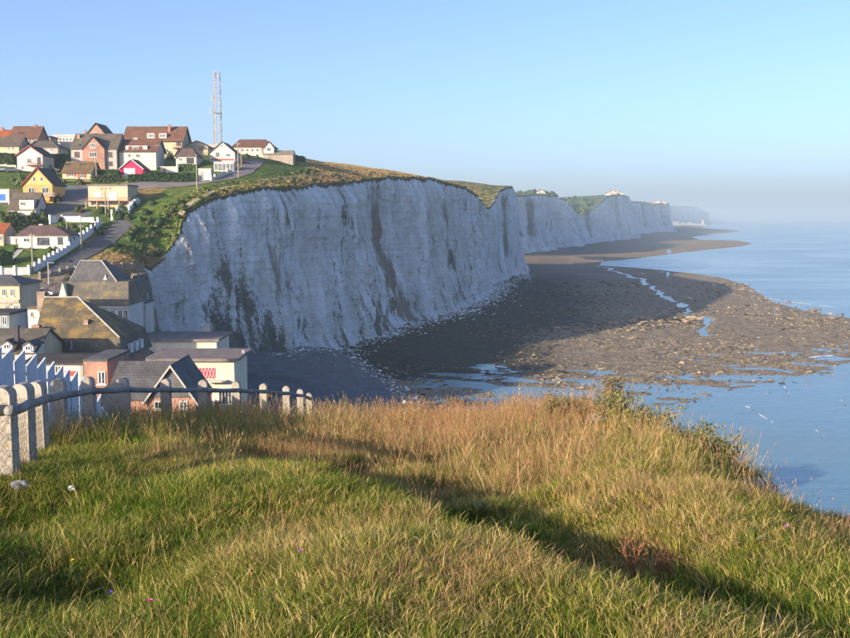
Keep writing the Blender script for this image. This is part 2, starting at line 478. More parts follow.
def cliff(name, stations, n, nt, inland, inland_len, rise, base_z=0.5, amp=1.0, sc=1.0, topz=None, seed=0, dry=0.5, stains=(), browns=(), tops=26, damp=0.0, level=None, hilltop=False):
    """stations: (x, y, z of the rim, how far the foot stands out)"""
    s, st = catmull(stations, n)
    x, y, zt, bo = st.T
    tx, ty = np.gradient(x), np.gradient(y)
    k = max(3, n // 40); ker = np.ones(2 * k + 1) / (2 * k + 1)
    sm = lambda a: np.convolve(np.concatenate([np.full(k, a[0]), a, np.full(k, a[-1])]), ker, 'valid')
    tx, ty = sm(tx), sm(ty)
    L = np.hypot(tx, ty); nx, ny = ty / L, -tx / L
    t = np.linspace(0, 1, nt) 
    S, Tt = np.meshgrid(s, t)
    zt2 = zt + 0.8 * amp * fbm(s / (9 * sc), s * 0 + seed, 4, seed)
    Zc = base_z + Tt * (zt2 - base_z)
    wx = S + 2.6 * fbm(S / 18, Zc / 34, 3, seed + 9) * sc
    flute = -np.abs(gnoise(wx / (15 * sc), Zc / (110 * sc), seed + 1)) * 6.0 - np.abs(gnoise(wx / (6 * sc), Zc / (36 * sc), seed + 2)) * 3.0 - np.abs(gnoise(wx / (2.6 * sc), Zc / (12 * sc), seed + 12)) * 1.3 + 0.8 * np.floor(2.2 * gnoise(S / (8 * sc), Zc / (11 * sc), seed + 15))
    fine = 0.95 * fbm(S / (3.6 * sc), Zc / (13.0 * sc), 5, seed + 3, 0.6)
    bed = 0.10 * gnoise(S / 60, Zc / (1.3 * sc), seed + 4) + 0.06 * np.sign(gnoise(S / 40, Zc / (2.4 * sc), seed + 6))
    big = 5.5 * gnoise(S / (48 * sc), Zc / 300, seed + 5)
    fade = 0.35 + 0.65 * sstep(1.0, 0.86, Tt)
    out = bo * (1 - Tt) ** 2.0 + amp * sc * (0.9 * (flute + 2.4) + fine + bed + big) * fade
    out += amp * sc * 3.0 * sstep(0.09, 0.0, Tt) * (0.6 + gnoise(S / 9, Zc * 0, seed + 8))
    out = out - 0.6 * amp * sstep(0.94, 1.0, Tt)
    Xc = x + nx * out; Yc = y + ny * out
    # grassy top behind the rim
    tt = np.linspace(0, 1, tops)[1:] ** 1.6 * inland_len
    inl = np.array(inland, float)
    if inl.ndim == 1: inl = np.tile(inl, (n, 1))
    else: inl = np.stack([np.interp(np.linspace(0, 1, n), np.linspace(0, 1, len(inl)), inl[:, q]) for q in (0, 1)], -1)
    Xt = Xc[-1] + inl[:, 0] * tt[:, None]; Yt = Yc[-1] + inl[:, 1] * tt[:, None]
    zr = Zc[-1]
    if level is not None:
        Zt_ = zr + (level - zr) * sstep(0, 160, tt)[:, None] + 0.02 * tt[:, None] + 0.8 * sc * fbm(Xt / (25 * sc), Yt / (25 * sc), 3, seed) * sstep(0, 15, tt)[:, None]
    elif topz is None:
        Zt_ = zr + rise * tt[:, None] + 0.8 * sc * fbm(Xt / (25 * sc), Yt / (25 * sc), 3, seed) * sstep(0, 15, tt)[:, None]
    else:
        hz = topz(Xt, Yt); w = sstep(0, 7, tt)[:, None]
        Zt_ = zr * (1 - w) + (hz + 0.25) * w
        Zt_ = Zt_ - 1.2 * sstep(inland_len * 0.75, inland_len, tt)[:, None]
    XX = np.vstack([Xc, Xt]); YY = np.vstack([Yc, Yt]); ZZ = np.vstack([Zc, Zt_])
    rim = np.vstack([sstep(0.955, 1.0, Tt) * 0.9, np.zeros_like(Xt)])
    rim[nt - 2:nt] = 0.8
    top = np.vstack([np.zeros_like(Xc), np.ones_like(Xt)])
    SS = np.vstack([S, np.tile(s, (len(tt), 1))])
    stain = np.zeros_like(SS)
    if damp: stain += damp * sstep(0.45, 0.05, np.vstack([Tt, np.ones_like(Xt)]))
    for (a, w, t0, t1, v) in stains:
        TT = np.vstack([Tt, np.ones_like(Xt)])
        stain += v * np.exp(-((SS - a - 2 * np.sin(TT * 9 + a)) / w) ** 2) * sstep(t0 - 0.1, t0 + 0.05, TT) * sstep(t1 + 0.1, t1 - 0.05, TT)
    brown = np.zeros_like(SS)
    for (a, w, t0, t1, v) in browns:
        TT = np.vstack([Tt, np.ones_like(Xt)])
        brown += v * np.exp(-((SS - a - 2 * np.sin(TT * 5 + a)) / w) ** 2) * sstep(t0 - 0.1, t0 + 0.05, TT) * sstep(t1 + 0.1, t1 - 0.05, TT)
    sz = np.stack([SS, ZZ, np.full_like(SS, seed * 13.0)], -1)
    at = {"rim": rim, "top": top, "stain": stain, "brown": brown, "dry": np.full_like(SS, dry), "sz": sz}
    if hilltop:
        ha = hill_attrs(XX, YY, ZZ); at["dry"] = ha["dry"]; at["stone"] = ha["stone"] * 0; at["town"] = ha["town"] * 0
    o = grid_mesh(name, XX, YY, ZZ, M_CHALK, at)
    if hilltop:
        o.data.materials.append(M_GROUND)
        mi = np.zeros((XX.shape[0] - 1, XX.shape[1] - 1), np.int32); mi[nt:] = 1
        o.data.polygons.foreach_set("material_index", mi.ravel())
    tag(o, kind="structure")
    return o, Xc, Yc, Zc
def s_at(px, st=RIM_PX):         # arc length along the rim below a picture column
    d = 0
    for a, b, qa, qb in zip(st[:-1], st[1:], RIM[:-1], RIM[1:]):
        L = math.hypot(qb.x - qa.x, qb.y - qa.y)
        if a[0] <= px <= b[0]: return d + L * (px - a[0]) / (b[0] - a[0])
        d += L
    return d
foot = [4, 4, 4, 4, 5, 6, 6, 6, 6, 6, 6, 7, 8, 8, 7, 7, 6, 6, 6, 5, 4, 4]
near_st = [(p.x, p.y, float(hill_z(p.x, p.y)), f) for p, f in zip(RIM, foot)]
inl = [(-0.6, 0.8)] * 6 + [(-0.5, 0.87)] * 3 + [(-0.8, 0.6)] * 3 + [(-0.9, 0.43)] * 7 + [(-0.95, 0.3)] * 3
near_cliff, cX, cY, cZ = cliff("chalk_cliff", near_st, 620, 150, inl, 9, 0, amp=0.85, topz=hill_z, seed=1, hilltop=True,
    stains=[(s_at(207), 4, 0.0, 0.62, 0.75), (s_at(222), 9, 0.05, 0.5, 0.40), (s_at(238), 6, 0.0, 0.42, 0.45), (s_at(262), 9, 0.05, 0.35, 0.35), (s_at(190), 5, 0.1, 0.3, 0.35), (s_at(335), 5, 0.55, 0.8, 0.5), (s_at(325), 4, 0.35, 0.5, 0.5), (s_at(352), 6, 0.05, 0.45, 0.35), (s_at(446), 9, 0.1, 0.5, 0.35)],
    browns=[(s_at(379), 7, 0.3, 0.97, 1.1), (s_at(385), 7, 0.1, 0.45, 0.8), (s_at(268), 9, 0.35, 0.9, 0.5), (s_at(345), 6, 0.6, 0.95, 0.55), (s_at(437), 7, 0.35, 0.85, 0.75), (s_at(464), 12, 0.1, 0.4, 0.5), (s_at(365), 5, 0.5, 0.95, 0.4), (s_at(395), 8, 0.0, 0.15, 0.9)], damp=0.27)
tag(near_cliff, "tall chalk cliff in shade beside the town with dark algae streaks")
# the second point, beyond a grassy gully
q = [P(482, 209, 600), P(488, 208, 606), P(494, 203, 628), P(500, 191, 655), P(507, 187, 680), P(513.5, 186, 700), P(514, 190, 760), P(510, 195, 860)]
cliff("chalk_cliff_point", [(p.x, p.y, p.z, f) for p, f in zip(q, [4, 4, 5, 6, 7, 9, 9, 9])], 200, 80, [(-0.75, 0.66)] * 1 + [(-0.85, 0.5)] * 3 + [(-0.97, 0.22)] * 3, 130, 0.09, amp=0.7, seed=2, dry=0.45,
      browns=[(78, 9, 0.25, 0.9, 1.0), (30, 10, 0, 0.4, 0.4)], damp=0.1)
q = [P(470, 199, 1010), P(505, 196, 1060), P(517, 196, 1120), P(530, 194.5, 1190), P(545, 194, 1260), P(549, 196, 1330), P(556, 195, 1370), P(562, 199, 1400), P(570, 206, 1425), P(577, 212, 1480), P(586, 215, 1560), P(592, 211, 1640), P(600, 202, 1720), P(608, 197, 1790), P(617, 194.5, 1860), P(625, 195, 1920), P(629, 197, 1990), P(630, 199, 2200), P(622, 201, 2500)]
cliff("chalk_cliff_middle", [(p.x, p.y, p.z, 12) for p in q], 420, 60, (-0.9, 0.43), 420, 0.02, level=70.0, amp=0.9, sc=2.2, seed=3, dry=0.2, browns=[(180, 22, 0.3, 1, 0.9), (620, 26, 0.2, 1, 1.0), (900, 20, 0.3, 1, 0.7)], damp=0.15)
q = [P(610, 203, 2500), P(632, 202, 2600), P(640, 201, 2700), P(648, 202, 2800), P(655, 206, 2860), P(661, 203, 2930), P(667, 202.5, 3030), P(668.5, 203, 3120), P(664, 206, 3500), P(650, 207, 4000)]
cliff("chalk_cliff_distant", [(p.x, p.y, p.z, 18) for p in q], 240, 40, (-0.9, 0.43), 600, 0.0, amp=0.9, sc=3.5, seed=4, dry=0.9, browns=[(300, 40, 0.2, 1, 0.8), (520, 30, 0.2, 1, 0.9)])
q = [P(640, 206, 6000), P(672, 206, 6200), P(684, 206, 6500), P(695, 207, 6900), P(702, 209, 7200), P(706, 212, 7450), P(704, 212, 8200), P(690, 212, 9000)]
cliff("chalk_headland_far", [(p.x, p.y, p.z, 30) for p in q], 160, 30, (-0.9, 0.43), 1500, 0.0, amp=0.9, sc=7, seed=5, dry=0.6)

# ------------------------------------------------------------------ beach and reef
shore_px = [(470, 440), (490, 418), (540, 414), (590, 404), (640, 410), (690, 402), (735, 390), (770, 383), (815, 372), (850, 362), (920, 350), (1050, 338), (1300, 325),
            (1300, 318), (1050, 320), (920, 321), (850, 319), (810, 313), (775, 303), (758, 293), (748, 286), (725, 279), (700, 274.5), (660, 270), (625, 267), (596, 265.5),
            (598, 262), (640, 258), (690, 251.5), (742, 246), (752, 243.5), (738, 240.5), (700, 239.5), (690, 237), (708, 234.5), (735, 232), (740, 230.5), (715, 229), (700, 227.5), (705, 225.5), (712, 223.8), (700, 222.6)]
shore = [(G(a, b, 0).x, G(a, b, 0).y) for a, b in shore_px]
land = shore + [(900, 9000), (-400, 9000), (-400, 100), (20, 100)]
shingle = [(G(a, b, 4).x, G(a, b, 4).y) for a, b in [(150, 350), (250, 340), (310, 342), (338, 344), (362, 356), (385, 370), (412, 388), (432, 400), (450, 420), (455, 460)]] + [(-20, 90), (-140, 90), (-140, 300)]
stream = [(G(a, b, 0).x, G(a, b, 0).y) for a, b in [(600, 266), (640, 279), (655, 290), (668, 298), (688, 310), (700, 318), (704, 336)]]
cl_line = [(float(a), float(b)) for a, b in zip(cX[0, ::10], cY[0, ::10])] + [(33, 580), (62, 720), (90, 1050), (135, 1220), (215, 1450), (420, 1950), (700, 3000), (1800, 7000)]
def beach_z(X, Y):
    d = poly_sd(X, Y, land)
    w = 12 + Y * 0.035
    z = np.where(d > 0, 0.125 + 0.105 * sstep(300, 400, Y) + 0.32 * sstep(0, 5 * w, d) , -0.02 + d * 0.012)
    z = np.maximum(z, -2.0)
    # bedded rock: ledges and runnels
    u = X * 0.38 + Y * 0.92; v = X * 0.92 - Y * 0.38
    k = np.clip(Y / 400, 1, 6)
    n = 0.55 * fbm(u / (9 * k), v / (22 * k), 5, 11, 0.62) + 0.25 * gnoise(u / (40 * k), v / (90 * k), 12)
    terr = gnoise(u / (26 * k), v / (11 * k), 17) * 3.0
    n = n + 0.30 * (np.floor(terr) + sstep(0.75, 1.0, terr - np.floor(terr)) - terr)
    near_pools = np.exp(-((X - 18) / 40) ** 2 - ((Y - 235) / 40) ** 2)
    amp = 0.42 + 0.3 * near_pools + 0.12 * sstep(340, 260, Y)
    z = z + amp * n * sstep(-20, 15, d) - 0.10 * near_pools
    # foot of the cliff stands higher
    dc = -seg_dist(X, Y, cl_line)                  # negative seaward
    dc = np.abs(dc)
    z = z + 1.6 * sstep(45, 2, dc) * (Y > 225)
    ds = poly_sd(X, Y, shingle)
    z = np.where(ds > -6, np.maximum(z, 0) + sstep(-6, 10, ds) * (1.6 + np.clip(ds, 0, 40) * 0.085), z)
    st = np.abs(seg_dist(X + 5 * gnoise(X / 30, Y / 30, 14), Y + 12 * gnoise(X / 20, Y / 30, 15), stream))
    z = z - 0.62 * sstep(2.6 + 3.2 * gnoise(X / 9, Y / 9, 3), 0.3, st) * (Y < 900)
    # a bank of loose rock
    bank = np.exp(-(np.abs(seg_dist(X, Y, [(G(a, b, 0).x, G(a, b, 0).y) for a, b in [(585, 331), (620, 330), (650, 324), (668, 320)]])) / 9.0) ** 2)
    z = z + 1.1 * bank * (0.7 + 0.5 * gnoise(X / 5, Y / 5, 8))
    # breaking ledge at the outer edge of the reef
    return z
def beach_mat():
    t = NT("reef_and_shingle", 0.9, 0.25)
    c = t.coord()
    n1 = t.noise(c, 0.035, 5, 0.6); n2 = t.noise(t.mapping(c, (1, 0.55, 1)), 0.30, 7, 0.75); n3 = t.noise(c, 1.2, 5, 0.75)
    rock = t.mix(t.ramp(n2, 0.35, 0.65), (0.19, 0.145, 0.095), (0.42, 0.33, 0.215))
    rock = t.mix(t.ramp(n3, 0.5, 0.62, 0, 0.8), rock, (0.05, 0.042, 0.028))
    weed = t.mix(t.ramp(n3, 0.4, 0.6), (0.012, 0.014, 0.009), (0.05, 0.05, 0.028))
    f = t.math('ADD', t.attr("weed"), t.ramp(n2, 0.3, 0.7, -0.35, 0.35))
    col = t.mix(t.ramp(f, 0.3, 0.7), rock, weed)
    sand = t.mix(t.ramp(n1, 0.4, 0.6), (0.30, 0.21, 0.125), (0.22, 0.16, 0.10))
    col = t.mix(t.attr("sand"), col, sand)
    sh = t.mix(t.ramp(n2, 0.3, 0.7), (0.135, 0.14, 0.15), (0.225, 0.23, 0.245))
    sh = t.mix(t.ramp(n3, 0.35, 0.65, 0, 0.4), sh, (0.09, 0.09, 0.095))
    col = t.mix(t.attr("shingle"), col, sh)
    t.put(t.b.inputs["Roughness"], t.ramp(t.attr("wet"), 0, 1, 0.92, 0.35))
    t.bump(t.math('ADD', n2, n3), 1.0, 0.9)
    return t.color(col)
rows = np.concatenate([np.linspace(95, 190, 40), 190 * np.exp(np.linspace(0, math.log(900 / 190), 430))[1:], 900 * np.exp(np.linspace(0, math.log(9500 / 900), 150))[1:]])
u = np.concatenate([np.linspace(-0.75, -0.3, 25), np.linspace(-0.3, 0.46, 430)[1:], np.linspace(0.46, 1.1, 60)[1:]])
U, Yb = np.meshgrid(u, rows)
Xb = U * (Yb + 25)
Zb = beach_z(Xb, Yb)
ds = poly_sd(Xb, Yb, shingle)
dcl = np.abs(seg_dist(Xb, Yb, cl_line))
weed = 0.25 + 0.75 * sstep(70, 15, dcl) * (Yb > 250) + 0.3 * gnoise(Xb / 60, Yb / 100, 21)
weed += 0.45 * np.exp(-((Xb + 2) / 30) ** 2 - ((Yb - 290) / 60) ** 2)
weed -= 0.5 * sstep(0, 60, Xb - 20 - (Yb - 250) * 0.35) * sstep(560, 480, Yb)
sand = sstep(600, 800, Yb) * 0.9
wet = sstep(0.10, -0.06, Zb)
beach = grid_mesh("beach", Xb, Yb, Zb, beach_mat(), {"weed": weed, "sand": sand, "shingle": sstep(-5, 2, ds), "wet": wet})
tag(beach, "rocky foreshore with shingle bank at low tide", kind="structure")

def sea_mat():
    t = NT("sea_water", 0.12, 0.5)
    c = t.coord()
    n1 = t.noise(t.mapping(c, (0.05, 0.11, 1)), 1.0, 5, 0.55, 0.4); n2 = t.noise(t.mapping(c, (0.45, 0.9, 1)), 1.0, 4, 0.6); n3 = t.noise(t.mapping(c, (0.006, 0.016, 1)), 1.0, 3, 0.5)
    t.bump(t.math('ADD', t.math('MULTIPLY', n1, 1.3), t.math('MULTIPLY', n2, 0.4)), 0.30, 0.8)
    t.b.inputs["IOR"].default_value = 1.33
    t.put(t.b.inputs["Roughness"], t.ramp(n3, 0.35, 0.65, 0.14, 0.26))
    return t.color(t.mix(t.ramp(n3, 0.35, 0.65), (0.085, 0.185, 0.215), (0.13, 0.225, 0.24)))
M_SEA = sea_mat()
o = MB().poly([(-20000, 60, 0), (26000, 60, 0), (26000, 42000, 0), (-20000, 42000, 0)]).build("sea", M_SEA)
o.data.vertices.foreach_set("co", np.array([(-20000, -9000, 0), (26000, -9000, 0), (26000, 42000, 0), (-20000, 42000, 0)], np.float32).ravel())
tag(o, "calm pale blue sea reaching a hazy horizon", kind="structure")

# ------------------------------------------------------------------ the headland we stand on
EDGE = [(4.2, -6), (3.8, 0), (3.1, 4), (2.75, 6.5), (2.85, 8), (3.25, 11), (3.6, 14), (3.75, 17), (3.7, 20), (3.2, 22.5), (1.5, 24.2), (-1, 24.6), (-3, 26), (-4.5, 29), (-9, 33), (-20, 36), (-40, 36)]
_e = np.array(EDGE, float)
_d = np.concatenate([[0], np.cumsum(np.hypot(*np.diff(_e, axis=0).T))])
_s = np.linspace(0, _d[-1], 200)
EDGE2 = np.stack([np.interp(_s, _d, _e[:, 0]) + 0.22 * fbm(_s / 1.6, _s * 0, 4, 31), np.interp(_s, _d, _e[:, 1]) + 0.22 * fbm(_s / 1.6, _s * 0 + 5, 4, 33)], -1)
# stepped bank across the grass; its far side falls away from the low sun
BANK = [(-3.0, 9.6), (-2.2, 8.9), (-1.35, 8.1), (-0.65, 7.2), (-0.10, 6.3), (0.32, 5.35), (0.62, 4.65), (1.0, 4.2), (1.9, 3.9)]
def head_z(x, y):
    x = np.asarray(x, float); y = np.asarray(y, float)
    z = np.interp(y, [-15, 0, 4, 7, 11, 15.5, 20, 24, 27, 31, 40, 60], [39.3, 38.52, 38.36, 38.1, 37.6, 36.82, 35.88, 34.78, 33.6, 31.4, 27, 20])
    z = z + 0.10 * fbm(x / 1.7, y / 1.7, 4, 41) + 0.12 * gnoise(x / 4, y / 4, 43)
    z = z + np.where(x < -4.2, 0.06 * (x + 4.2), 0)
    d = seg_dist(x, y, BANK)                                     # positive on the right of travel = near side
    far = -d
    edge_in = sstep(-2.9, -1.4, x) * sstep(1.8, 0.9, x)
    z = z + edge_in * (-0.27 * (0.8 + 0.85 * gnoise(x / 0.75, y / 0.75, 47)) * sstep(-0.10, 0.40, far) * sstep(3.4, 0.9, far) + 0.10 * sstep(-1.6, -0.2, far) * sstep(0.2, -0.1, far))
    for (hx, hy, r, h) in ((-2.6, 6.1, 0.7, -0.16), (-1.7, 4.7, 0.6, -0.12), (2.35, 12.5, 0.9, 0.22), (2.5, 9.6, 0.9, 0.15), (3.2, 16.2, 1.1, 0.15)):
        z = z + h * np.exp(-((x - hx) ** 2 + (y - hy) ** 2) / r ** 2)
    return z
def edge_sd(x, y): return seg_dist(x, y, [tuple(p) for p in EDGE2[::2]])       # positive = over the edge? set below
_sg = 1.0 if edge_sd(np.array([0.0]), np.array([5.0]))[0] < 0 else -1.0
def over(x, y): return _sg * edge_sd(x, y)                       # >0 beyond the edge
hx = np.concatenate([np.arange(-60, -10, 1.2), np.arange(-10, -5.5, 0.3), np.arange(-5.5, 6.5, 0.09), np.arange(6.5, 16, 0.7)])
hy = np.concatenate([np.arange(-20, 1.5, 0.8), np.arange(1.5, 13, 0.08), np.arange(13, 28, 0.14), np.arange(28, 62, 1.0)])
Xh, Yh = np.meshgrid(hx, hy)
ov = over(Xh, Yh)
Zh = head_z(Xh, Yh) - 0.30 * sstep(-0.9, 0.0, ov) - np.where(ov > 0, np.minimum(ov * 3.6, 34), 0) + np.where(ov > 0.1, 0.35 * fbm(Xh / 0.8, Yh / 0.8, 4, 45), 0)
def head_mat():
    t = NT("headland_soil", 0.95, 0.1)
    c = t.coord(); n1 = t.noise(c, 0.8, 5, 0.6); n2 = t.noise(c, 6, 5, 0.65)
    g = t.mix(t.ramp(n1, 0.35, 0.65), (0.035, 0.05, 0.012), (0.10, 0.085, 0.03))
    g = t.mix(t.ramp(n2, 0.4, 0.7, 0, 0.7), g, (0.05, 0.035, 0.015))
    ch = t.mix(t.ramp(n2, 0.4, 0.6), (0.34, 0.29, 0.21), (0.12, 0.095, 0.05))
    t.bump(n2, 0.8, 0.05)
    return t.color(t.mix(t.attr("bare"), g, ch))
head = grid_mesh("headland", Xh, Yh, np.maximum(Zh, 0.3), head_mat(), {"bare": sstep(0.15, 0.5, ov)})
tag(head, "grassy clifftop headland sloping down to its crumbling edge", kind="structure")

# ------------------------------------------------------------------ air
def haze():
    m = bpy.data.materials.new("sea_haze"); m.use_nodes = True
    nt = m.node_tree; nt.nodes.remove(nt.nodes["Principled BSDF"])
    v = nt.nodes.new("ShaderNodeVolumePrincipled")
    v.inputs["Color"].default_value = (0.68, 0.88, 1.0, 1)
    v.inputs["Density"].default_value = 2.1e-4
    v.inputs["Anisotropy"].default_value = 0.12
    nt.links.new(v.outputs[0], nt.nodes["Material Output"].inputs["Volume"])
    o = MB().box(-20500, 26500, -9500, 42500, -6, 150).build("haze", m)
    tag(o, "thin pale sea haze over the whole coast", kind="stuff")
haze()

# ------------------------------------------------------------------ houses
FOOT = []
class House:
    """drawn in picture units at its own distance: an Empty at the foot of the front wall parents the parts"""
    def __init__(s, name, label, pxm, pyb, Y=None, cat="house", group=None, floor=None):
        if Y is None:
            p = T(pxm, pyb); s.Y = p.y
        else:
            p = P(pxm, pyb, Y); s.Y = Y
        s.pyb = pyb
        zf = floor if floor is not None else p.z
        s.o = Vector((p.x, s.Y, zf))
        s.root = tag(empty(name, s.o), label, cat, group)
        s.zb = zf - 3.5 - s.o.z
        s.last_roof = None
        FOOT.append(s)
    def X(s, px, dy=0.0): return P(px, s.pyb, s.Y + dy).x - s.o.x
    def Z(s, py, dy=0.0): return P(CX, py, s.Y + dy).z - s.o.z
    def block(s, a, b, top, d, m, name="wall", dy=0.0, bot=None):
        z0 = s.zb if bot is None else s.Z(bot, dy)
        return MB().box(s.X(a, dy), s.X(b, dy), dy, dy + d, z0, s.Z(top, dy)).build(name, m, s.root)
    @staticmethod
    def slab(mb, q, th):
        q = [Vector(p) for p in q]
        n = (q[1] - q[0]).cross(q[2] - q[0]).normalized()
        if n.z < 0: n = -n
        mb.hexa([p - n * th for p in q], q)
    def gable_front(s, a, b, eave, apex, d, wm, rm, dy=0.0, ov=0.45, apex_px=None, trim=None, name="wall"):
        x0, x1 = s.X(a, dy), s.X(b, dy); xm = (x0 + x1) / 2 if apex_px is None else s.X(apex_px, dy)
        ze, za = s.Z(eave, dy), s.Z(apex, dy)
        ring = lambda y: [(x0, y, s.zb), (x1, y, s.zb), (x1, y, ze), (xm, y, za - 0.16), (x0, y, ze)]
        MB().hexa(ring(dy), ring(dy + d)).build(name, wm, s.root)
        mb = MB(); y0, y1 = dy - ov, dy + d + ov
        for (xe, sg) in ((x0, -1), (x1, 1)):
            sl = (za - ze) / abs(xm - xe)
            e = (xe + sg * ov, ze - sl * ov)
            s.slab(mb, [(e[0], y0, e[1]), (e[0], y1, e[1]), (xm, y1, za), (xm, y0, za)], 0.16)
        s.last_roof = mb.build("roof", rm, s.root)
        if trim is not None:
            mb = MB()
            for (xe, sg) in ((x0, -1), (x1, 1)):
                sl = (za - ze) / abs(xm - xe); e = (xe + sg * ov, ze - sl * ov); w = 0.22
                mb.hexa([(e[0], y0 - 0.06, e[1] - w), (xm, y0 - 0.06, za - w), (xm, y0 - 0.06, za + 0.03), (e[0], y0 - 0.06, e[1] + 0.03)],
                        [(e[0], y0 - 0.003, e[1] - w), (xm, y0 - 0.003, za - w), (xm, y0 - 0.003, za + 0.03), (e[0], y0 - 0.003, e[1] + 0.03)])
            mb.build("bargeboard", trim, s.last_roof)
    def gable_side(s, a, b, eave, ridge, d, wm, rm, dy=0.0, ov=0.4, name="wall"):
        x0, x1 = s.X(a, dy), s.X(b, dy); ze = s.Z(eave, dy); zr = s.Z(ridge, dy + d / 2); ym = dy + d / 2
        ring = lambda x: [(x, dy, s.zb), (x, dy + d, s.zb), (x, dy + d, ze), (x, ym, zr - 0.16), (x, dy, ze)]
        MB().hexa(ring(x0), ring(x1)).build(name, wm, s.root)
        mb = MB(); sl = (zr - ze) / (d / 2)
        for sg in (-1, 1):
            ye = ym + sg * (d / 2 + ov)
            s.slab(mb, [(x0 - ov, ye, ze - sl * ov), (x1 + ov, ye, ze - sl * ov), (x1 + ov, ym, zr), (x0 - ov, ym, zr)], 0.16)
        s.last_roof = mb.build("roof", rm, s.root)
    def hip(s, a, b, eave, ridge, d, wm, rm, ra, rb, dy=0.0, ov=0.45, name="wall"):
        x0, x1 = s.X(a, dy), s.X(b, dy); ze = s.Z(eave, dy); ym = dy + d / 2; zr = s.Z(ridge, ym)
        if wm is not None: MB().box(x0, x1, dy, dy + d, s.zb, ze).build(name, wm, s.root)
        base = [(x0 - ov, dy - ov), (x1 + ov, dy - ov), (x1 + ov, dy + d + ov), (x0 - ov, dy + d + ov)]
        r0, r1 = (s.X(ra, ym), ym, zr), (s.X(rb, ym), ym, zr)
        B = [(x, y, ze + 0.003) for x, y in base]; L = [(x, y, ze + 0.15) for x, y in base]
        mb = MB(); mb.hexa(B, L)
        mb.poly([L[0], L[1], r1, r0]); mb.poly([L[1], L[2], r1]); mb.poly([L[2], L[3], r0, r1]); mb.poly([L[3], L[0], r0])
        s.last_roof = mb.build("roof", rm, s.root)
        return L, r0, r1
    def flat(s, a, b, top, d, wm, rm, dy=0.0, th=0.35, ov=0.35, name="wall"):
        zt = s.Z(top, dy)
        MB().box(s.X(a, dy), s.X(b, dy), dy, dy + d, s.zb, zt - th).build(name, wm, s.root)
        s.last_roof = MB().box(s.X(a, dy) - ov, s.X(b, dy) + ov, dy - ov, dy + d + ov, zt - th + 0.003, zt).build("roof", rm, s.root)
    def chimney(s, px, top, bot, m, w=0.7, dy=2.0):
        x = s.X(px, dy)
        mb = MB().box(x - w / 2, x + w / 2, dy - w / 2, dy + w / 2, s.Z(bot, dy) - 1.0, s.Z(top, dy))
        mb.box(x - w / 2 - 0.06, x + w / 2 + 0.06, dy - w / 2 - 0.06, dy + w / 2 + 0.06, s.Z(top, dy) - 0.22, s.Z(top, dy) - 0.1)
        c = mb.build("chimney", m, s.last_roof)
        for k in (-0.18, 0.18):
            pass
        return c
    def win(s, a, b, t, u, dy=0.0, fm=None, gm=None, bars=1, name="window", sill=True):
        x0, x1, z1, z0 = s.X(a, dy), s.X(b, dy), s.Z(t, dy), s.Z(u, dy)
        f = min(0.09, (x1 - x0) * 0.12); y0 = dy - 0.08
        mb = MB()
        mb.box(x0, x1, y0, dy + 0.02, z1 - f, z1); mb.box(x0, x1, y0, dy + 0.02, z0, z0 + f)
        mb.box(x0, x0 + f, y0, dy + 0.02, z0 + f, z1 - f); mb.box(x1 - f, x1, y0, dy + 0.02, z0 + f, z1 - f)
        for k in range(bars):
            xm = x0 + (x1 - x0) * (k + 1) / (bars + 1); mb.box(xm - f / 2, xm + f / 2, y0 + 0.01, dy + 0.02, z0 + f, z1 - f)
        if sill: mb.box(x0 - 0.1, x1 + 0.1, y0 - 0.08, dy + 0.02, z0 - 0.1, z0 - 0.003)
        w = mb.build(name, fm or M_WHITE, s.root)
        MB().box(x0 + f, x1 - f, y0 + 0.03, dy + 0.01, z0 + f, z1 - f).build("pane", gm or M_GLASS, w)
        return w
    def panel(s, a, b, t, u, m, name="door", dy=0.0, th=0.06, ribs=0):
        x0, x1, z1, z0 = s.X(a, dy), s.X(b, dy), s.Z(t, dy), s.Z(u, dy)
        mb = MB().box(x0, x1, dy - th, dy + 0.02, z0, z1)
        for k in range(ribs):
            z = z0 + (z1 - z0) * (k + 0.5) / ribs; mb.box(x0 + 0.05, x1 - 0.05, dy - th - 0.03, dy - th + 0.002, z - 0.04, z + 0.04)
        return mb.build(name, m, s.root)
    def skylight(s, px, py, w, h, eave, ridge, d, dy=0.0):
        """on a side-gable front slope"""
        ze, zr = s.Z(eave, dy), s.Z(ridge, dy + d / 2)
        # solve along the slope for the sight line
        f = 0.5
        for _ in range(12):
            y = dy + f * d / 2; z = s.Z(py, y); f = min(max((z - ze) / (zr - ze), 0), 1)
        y = dy + f * d / 2; z = ze + f * (zr - ze); x = s.X(px, y)
        sl = Vector((0, d / 2, zr - ze)).normalized(); n = Vector((0, -sl.z, sl.y))
        q = [Vector((x, y, z)) + Vector((1, 0, 0)) * (i * w / 2) + sl * (j * h / 2) + n * 0.05 for i, j in ((-1, -1), (1, -1), (1, 1), (-1, 1))]
        mb = MB(); mb.hexa([p - n * 0.1 for p in q], q)
        MB.build(mb, "skylight", M_GLASS, s.last_roof)
    def rail(s, a, b, t, u, m, dy=-1.2, d=1.2):
        """balcony: slab, top bar and pickets"""
        x0, x1, z1, z0 = s.X(a, dy), s.X(b, dy), s.Z(t, dy), s.Z(u, dy)
        bl = MB().box(x0, x1, dy, dy + d - 0.003, z0 - 0.18, z0).build("balcony", m, s.root)
        mb = MB().box(x0, x1, dy, dy + 0.06, z1 - 0.07, z1)
        n = max(4, int((x1 - x0) / 0.3))
        for k in range(n + 1):
            x = x0 + (x1 - x0 - 0.05) * k / n; mb.box(x, x + 0.05, dy + 0.005, dy + 0.05, z0, z1 - 0.07)
        mb.build("railing", m, bl)

